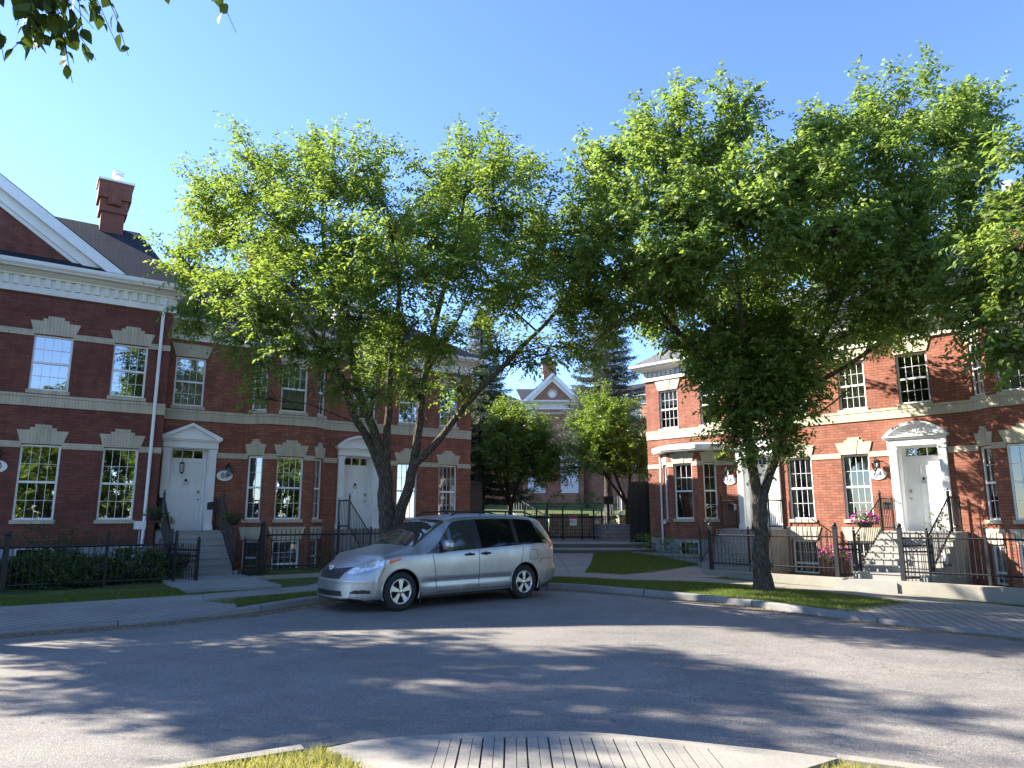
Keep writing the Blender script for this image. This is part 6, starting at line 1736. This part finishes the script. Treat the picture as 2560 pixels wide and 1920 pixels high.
limL = [([(-2.95, 17.3, .0), (-2.93, 17.28, .5), (-2.95, 17.2, 1.2), (-2.99, 17.1, 2.0), (-3.02, 17.05, 2.75)], [0.266, 0.207, 0.189, 0.174, 0.148]),
        ([(-3.0, 17.08, 2.4), (-3.35, 16.95, 3.3), (-3.8, 16.8, 4.1), (-4.2, 16.6, 5.2), (-5.2, 16.3, 6.6), (-6.2, 16.1, 8.2), (-6.4, 16.0, 9.6)], [0.111, 0.0999, 0.0851, 0.074, 0.0592, 0.037, 0.0148]),
        ([(-3.0, 17.05, 2.7), (-3.3, 16.8, 3.7), (-3.65, 16.5, 4.6), (-3.9, 16.2, 6.0), (-4.4, 15.8, 7.8), (-4.5, 15.7, 9.8)], [0.126, 0.107, 0.0888, 0.074, 0.0518, 0.0148]),
        ([(-3.0, 17.05, 2.7), (-3.0, 16.9, 3.8), (-2.9, 16.6, 5.4), (-2.8, 16.8, 7.4), (-3.2, 16.9, 9.4)], [0.111, 0.0888, 0.074, 0.0518, 0.0148]),
        ([(-2.93, 17.25, .9), (-2.7, 17.2, 1.7), (-2.42, 17.1, 2.7), (-2.28, 16.95, 3.6), (-2.1, 16.7, 4.9), (-1.7, 16.3, 6.8), (-1.2, 16.0, 8.8), (-1.1, 16.0, 10.2)], [0.141, 0.133, 0.118, 0.0999, 0.0814, 0.0629, 0.037, 0.0148]),
        ([(-2.32, 17.0, 2.9), (-1.75, 16.95, 3.5), (-.9, 16.76, 4.55), (.35, 16.55, 5.8), (1.2, 16.4, 6.7), (1.7, 16.4, 7.8)], [0.0888, 0.0851, 0.0703, 0.0518, 0.037, 0.0148]),
        ([(-3.6, 16.6, 4.5), (-4.8, 15.6, 5.4), (-6.0, 15.2, 5.9), (-7.2, 15.8, 6.6)], [0.0592, 0.0444, 0.0333, 0.0148]),
        ([(-2.2, 16.8, 4.4), (-2.5, 15.4, 5.4), (-2.4, 14.4, 6.5)], [0.0518, 0.037, 0.0148]), ([(-3.9, 16.3, 6.), (-4.6, 18., 7.2), (-4.4, 18.8, 8.2)], [0.0518, 0.037, 0.0148]), ([(-2.1, 16.7, 5.), (-1.6, 18.2, 6.5), (-1., 18.8, 8.)], [0.0518, 0.037, 0.0148])]
rg = random.Random(9)
CL_L = [(x, y, z - (.35 if z > 9.3 else 0), r_) for x, y, z, r_ in CL_L]
CL_R += [(x + rg.uniform(-.7, .7), y + rg.uniform(-.8, .8), z + rg.uniform(-.6, .5), .6) for x, y, z, r_ in CL_R[::2] if r_ > .7 and 5 < z < 9]
tree('street_tree', 'multi stemmed street tree behind the minivan on the left', 'tree', bl, limL, CL_L, ll=.115, lw=.052, dens=290, seed=41, leaf='leaf', barkm='bark')
br_ = (5.85, 17.1, -.02)
limR = [([(5.85, 17.1, -.05), (5.85, 17.1, .3), (5.86, 17.15, .9), (5.9, 17.2, 1.6), (5.95, 17.25, 2.2)], [0.28, 0.21, 0.185, 0.178, 0.175]),
        ([(5.92, 17.25, 2.0), (5.78, 17.2, 3.0), (5.65, 17.1, 4.0), (5.3, 16.9, 5.4), (4.6, 16.6, 7.2), (4.2, 16.2, 9.4), (4.1, 15.9, 11.6)], [0.126, 0.119, 0.108, 0.091, 0.07, 0.042, 0.014]),
        ([(6.0, 17.25, 2.1), (6.35, 17.3, 3.0), (6.7, 17.2, 4.0), (7.3, 17.0, 5.4), (8.2, 16.6, 7.2), (9.4, 16.3, 9.4), (9.8, 16.0, 11.2)], [0.112, 0.105, 0.091, 0.077, 0.063, 0.042, 0.014]),
        ([(5.7, 17.1, 3.8), (5.75, 16.8, 5.6), (5.7, 16.4, 8.0), (5.4, 16., 10.6), (5.4, 15.7, 12.2)], [0.091, 0.077, 0.0595, 0.035, 0.014]),
        ([(5.5, 17.0, 4.8), (3.8, 16.8, 6.4), (2.4, 16.5, 8.2), (1.8, 16.2, 9.6)], [0.063, 0.0525, 0.035, 0.014]),
        ([(6.9, 17.1, 4.6), (8.6, 16.8, 5.6), (10.2, 16.5, 7.0), (11.4, 16.2, 8.6), (11.6, 15.9, 10.4)], [0.063, 0.0525, 0.042, 0.028, 0.014]),
        ([(5.7, 16.9, 5.2), (5.2, 15.6, 6.6), (4.8, 14.8, 8.4)], [0.056, 0.042, 0.014]), ([(7., 17.1, 4.8), (7.6, 15.8, 6.6), (8., 15., 8.2)], [0.056, 0.042, 0.014]), ([(6., 17.2, 4.6), (6.2, 18.6, 6.5), (6.4, 19.3, 8.6)], [0.056, 0.042, 0.014]),
        ([(6.7, 17.2, 4.), (7.5, 17.1, 4.2), (8.3, 17.1, 4.8)], [0.035, 0.0245, 0.014])]
CL_R = [(x, y, z - (.5 if z > 10.3 else 0) - (.9 if 5.7 < x < 7.3 and z > 9.5 else 0), r_) for x, y, z, r_ in CL_R] + [(6, 20.3, 6.3, .9), (7.5, 20.8, 7.3, .9), (4.6, 20.3, 7.4, .9), (8.6, 20, 6.0, .9), (6.5, 21.2, 8.2, .9), (7.2, 20.2, 5.2, .7), (10.4, 19.2, 6.6, .8)]
CL_R += [(5.5, 16.8, 4.4, .8), (6.3, 16.9, 4.2, .75), (5.0, 16.9, 4.9, .7), (6.9, 16.9, 4.7, .7), (5.9, 16.5, 5.2, .9), (5.3, 17.0, 3.5, .35), (6.6, 16.9, 3.3, .35), (6.2, 16.7, 3.6, .4), (5.6, 16.8, 2.9, .22)]
tree('street_tree', 'big dense elm in the grass strip on the right with a furrowed trunk', 'tree', br_, limR, CL_R, ll=.13, lw=.07, dens=260, k=9, droop=.5, seed=42, leaf='leaf_dark', barkm='bark')
limO = [([(12.2, 12.9, -.25), (12.2, 12.9, 1.), (12.2, 12.8, 2.6)], [.3, .25, .2]), ([(12.2, 12.8, 2.5), (11.4, 12.6, 4.2), (10.2, 12.3, 5.6), (9.2, 12.2, 6.2)], [.14, .11, .07, .03]),
        ([(12.2, 12.8, 2.5), (12.4, 13., 5.), (12.3, 13., 8.)], [.15, .11, .03]), ([(11.6, 12.7, 3.9), (10.8, 12.4, 6.), (10.2, 12.2, 7.8), (9.9, 12.1, 8.6)], [.09, .07, .04, .02])]
tree('street_tree', 'tree leaning in from beyond the right picture edge', 'tree', (12.2, 12.9, -.2), limO, CL_O + [(11.5, 12.5, 7, .9), (12.5, 13, 8.2, 1.), (12.2, 11.5, 6, .9), (13.6, 12.5, 6.5, 1.), (11.4, 13.6, 8, .8), (12.6, 14.4, 6.5, .9), (11., 12, 5.2, .7)], ll=.13, lw=.07, dens=280, droop=.5, seed=43, leaf='leaf_dark')

# small court trees
def small(label, loc, cr, h, seed, n, lean=0., leaf='leaf_court', zlo=.56):
    rg = random.Random(seed); cl = []
    for i in range(n):
        a = rg.uniform(0, 6.28); q = rg.random() ** .6; zz = rg.uniform(zlo, 1.)
        wd = cr * (math.sin(math.pi * min(1, (zz - .18) / .86)) ** .7)
        cl.append((loc[0] + lean + math.cos(a) * wd * q, loc[1] + math.sin(a) * wd * q, loc[2] + h * zz - .3, rg.uniform(.45, .75)))
    lim = [([loc, (loc[0] + .05, loc[1], loc[2] + h * .3)], [.11, .09])]
    for k in range(5):
        a = k * 1.26 + seed
        lim.append(([(loc[0] + .05, loc[1], loc[2] + h * .25), (loc[0] + lean * .5 + math.cos(a) * cr * .35, loc[1] + math.sin(a) * cr * .35, loc[2] + h * .55), (loc[0] + lean + math.cos(a) * cr * .5, loc[1] + math.sin(a) * cr * .5, loc[2] + h * .88)], [.06, .045, .015]))
    tree('court_tree', label, 'tree', loc, lim, cl, ll=.13, lw=.06, dens=110, k=8, seed=seed, leaf=leaf, barkm='bark_red', subs=9)
small('small rounded green tree at the left of the court gate', (-.1, 30.6, .7), 1.75, 5.3, 51, 38)
small('small brighter green tree at the right of the court gate with reddish trunk', (4.85, 30.4, .75), 1.95, 5.5, 52, 46, -.75)
conifer('spruce_tree', 'tall blue spruce with brown cones at its top beside the left end house', (-1.45, 33.0, .9), 10.6, 2.3, 61, z0=1.6)
conifer('spruce_tree', 'broad dark spruce rising behind the right small court tree', (4.7, 35.0, 1.7), 11.3, 3.0, 62, cones=False, z0=3.2)

# trees outside the frame: they shade the road, overhang the camera and stand in the window reflections
def round_tree(label, loc, cr, z0, z1, seed, n, ll=.16, lw=.08, dens=42, leaf='leaf', rad=.28, ex=1., ey=1., whips=True):
    rg = random.Random(seed); cl = []
    for i in range(n):
        a = rg.uniform(0, 6.28); q = rg.random() ** .5; t = rg.random()
        wd = cr * math.sin(math.pi * (.12 + .8 * t)) ** .6
        cl.append((loc[0] + math.cos(a) * wd * q * ex, loc[1] + math.sin(a) * wd * q * ey, loc[2] + z0 + (z1 - z0) * t, rg.uniform(.6, 1.05)))
    lim = [([loc, (loc[0], loc[1], loc[2] + z0 * .5), (loc[0] + .1, loc[1], loc[2] + z0)], [rad * 1.3, rad, rad * .8])]
    for k in range(6):
        a = k * 1.05 + seed
        lim.append(([(loc[0] + .1, loc[1], loc[2] + z0 * .9), (loc[0] + math.cos(a) * cr * .4 * ex, loc[1] + math.sin(a) * cr * .4 * ey, loc[2] + z0 + (z1 - z0) * .4), (loc[0] + math.cos(a) * cr * .6 * ex, loc[1] + math.sin(a) * cr * .6 * ey, loc[2] + z0 + (z1 - z0) * .8)], [rad * .5, rad * .35, .03]))
    return tree('street_tree', label, 'tree', loc, lim, cl, ll=ll, lw=lw, dens=dens, k=8, seed=seed, leaf=leaf, subs=9, whips=whips)
round_tree('shade tree left of the frame whose shadow crosses the road', (-14.2, 11.7, 0), 2.5, 6.0, 10.0, 71, 62, dens=75, whips=False)
for i, (x, y, cr, z1) in enumerate(((13.5, -3.5, 3.6, 9.0), (20., -9., 4., 14.), (7., -8., 3.4, 9.), (18., -2.5, 3.4, 11.), (25., -5., 4., 15.), (12., -12., 4., 11.), (27., -14., 4.5, 12.), (19., -17., 4.5, 12.), (33., -12., 5., 12.), (30., -22., 5., 13.), (38., -20., 5., 14.), (24., 1., 3., 8.), (31., -3., 4., 10.))):
    t = round_tree('park tree behind the camera, seen only as a reflection in window glass', (x, y, 0), cr, 1.0, z1, 90 + i, 34, ll=.3, lw=.16, dens=34)
    t['group'] = 'park trees behind the camera'
# tree overhead: trunk outside the frame at the left, one drooping branch reaching into the top left corner
rg = np.random.default_rng(80)
cl = [(-3.9, 3.3, 5.25, .5), (-4.6, 3.2, 5.6, .7), (-4.2, 2.4, 6.0, .7), (-5.2, 2.2, 5.2, .8), (-5.6, 1.0, 5.8, .9), (-6.6, 1.8, 5.6, .8), (-5., .4, 6.6, .8), (-6.4, .6, 6.8, .8)]
lim = [([(-6., 1.4, 0), (-5.95, 1.4, 1.5), (-5.8, 1.45, 3.2)], [.26, .2, .17]), ([(-5.85, 1.45, 3.1), (-5.3, 1.9, 4.3), (-4.4, 2.6, 5.2), (-3.4, 3.1, 5.35)], [.1, .08, .05, .02]), ([(-5.85, 1.45, 3.1), (-5.9, 1.2, 5.), (-5.8, 1., 6.6)], [.12, .08, .03])]
ov = tree('street_tree', 'overhanging elm branch with large leaves coloured dark as a silhouette in the top left corner', 'tree', (-6., 1.4, 0), lim, cl, ll=.095, lw=.052, dens=70, k=8, twig=.3, droop=.8, seed=81, leaf='leaf_near', subs=8)
P = []; D = []
def spray(x, y, z, n, sx, sz):
    for i in range(n):
        P.append((x - .13 + rg.normal(0, sx) + 6., y + rg.normal(0, .12) - 1.4, z + .14 + rg.normal(0, sz))); D.append((.35 + rg.normal(0, .3), .1 + rg.normal(0, .3), -.6 + rg.normal(0, .25)))
for (x, y, z, n, sx, sz) in ((-2.78, 3.3, 4.46, 14, .08, .07), (-2.55, 3.3, 4.48, 14, .1, .05), (-2.45, 3.3, 4.38, 6, .06, .04), (-2.46, 3.3, 4.27, 2, .02, .02), (-2.36, 3.3, 4.5, 10, .08, .04), (-2.24, 3.3, 4.5, 4, .04, .03), (-1.62, 3.3, 4.6, 2, .03, .02), (-2.9, 3.3, 4.6, 16, .2, .05)): spray(x, y, z, n, sx, sz)
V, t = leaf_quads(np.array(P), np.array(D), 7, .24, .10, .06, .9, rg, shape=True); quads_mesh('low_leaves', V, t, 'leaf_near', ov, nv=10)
tw = MB()
for p, d in zip(P, D):
    p = Vector(p); tw.tube([p, p + Vector(d).normalized() * .14 + Vector((0, 0, -.02)), p + Vector(d).normalized() * .3 + Vector((0, 0, -.1))], [.004, .003, .002], 3, False)
tw.build('low_twigs', 'bark_dark', ov)

# ------------------------------------------------------------------ light, sky, camera
SUN_AZ, SUN_EL = -75., 30.
to_sun = Vector((math.sin(R(SUN_AZ)) * math.cos(R(SUN_EL)), math.cos(R(SUN_AZ)) * math.cos(R(SUN_EL)), math.sin(R(SUN_EL))))
ld = bpy.data.lights.new('sun', 'SUN'); ld.energy = 5.0; ld.angle = R(.5); ld.color = (1., .93, .82)
lo = bpy.data.objects.new('sun', ld); COL.objects.link(lo); lo.rotation_euler = (-to_sun).to_track_quat('-Z', 'Y').to_euler(); lo.location = (-30, 0, 25)
w = bpy.data.worlds.new('World'); S.world = w; w.use_nodes = True
nt = w.node_tree; nt.nodes.clear()
sk = nt.nodes.new('ShaderNodeTexSky'); sk.sky_type = 'NISHITA'; sk.sun_disc = False; sk.sun_elevation = R(SUN_EL); sk.sun_rotation = R(SUN_AZ)
sk.altitude = 1000; sk.air_density = 1.0; sk.dust_density = .25; sk.ozone_density = 4.5
bg = nt.nodes.new('ShaderNodeBackground'); bg.inputs[1].default_value = .105
ow = nt.nodes.new('ShaderNodeOutputWorld'); hs = nt.nodes.new('ShaderNodeHueSaturation'); hs.inputs['Saturation'].default_value = 1.05; hs.inputs['Hue'].default_value = .508; nt.links.new(sk.outputs[0], hs.inputs['Color']); nt.links.new(hs.outputs[0], bg.inputs[0]); nt.links.new(bg.outputs[0], ow.inputs[0])
cd = bpy.data.cameras.new('camera'); cam = bpy.data.objects.new('camera', cd); COL.objects.link(cam)
cd.sensor_width = 36; cd.lens = 36 * 1775 / 2560; cd.clip_end = 2000; cd.clip_start = .05
cam.location = (0, 0, 1.7); cam.rotation_euler = (R(90 + 10.532), 0, 0)
S.camera = cam
S.view_settings.view_transform = 'Standard'; S.view_settings.look = 'None'; S.view_settings.gamma = 1; S.view_settings.exposure = 2.1
S.render.resolution_x, S.render.resolution_y = 1024, 768
S.cycles.max_bounces = 8; S.cycles.transparent_max_bounces = 12; S.cycles.use_denoising = True

GR = {'townhouse': 'brick townhouses round the court', 'front_steps': 'front steps of the townhouses', 'stair_railing': 'railings of the steps', 'hanging_basket': 'hanging flower baskets', 'iron_fence': 'black iron fences along the yards',
      'iron_gate': 'iron garden gates', 'low_wall': 'low concrete walls along the yards', 'shrub': 'shrubs in the yards', 'court_tree': 'small trees in the court', 'spruce_tree': 'spruces in the court', 'mailbox': 'mailboxes on the railings', 'retaining_wall': 'retaining walls of the court',
      'court_stairs': 'stair flights of the court', 'board_fence': 'board panels beside the court', 'street_tree': 'street trees'}
for o in list(COL.objects):
    if o.parent is None and 'label' in o and 'group' not in o:
        k = o.name.split('.')[0]
        if k in GR: o['group'] = GR[k]
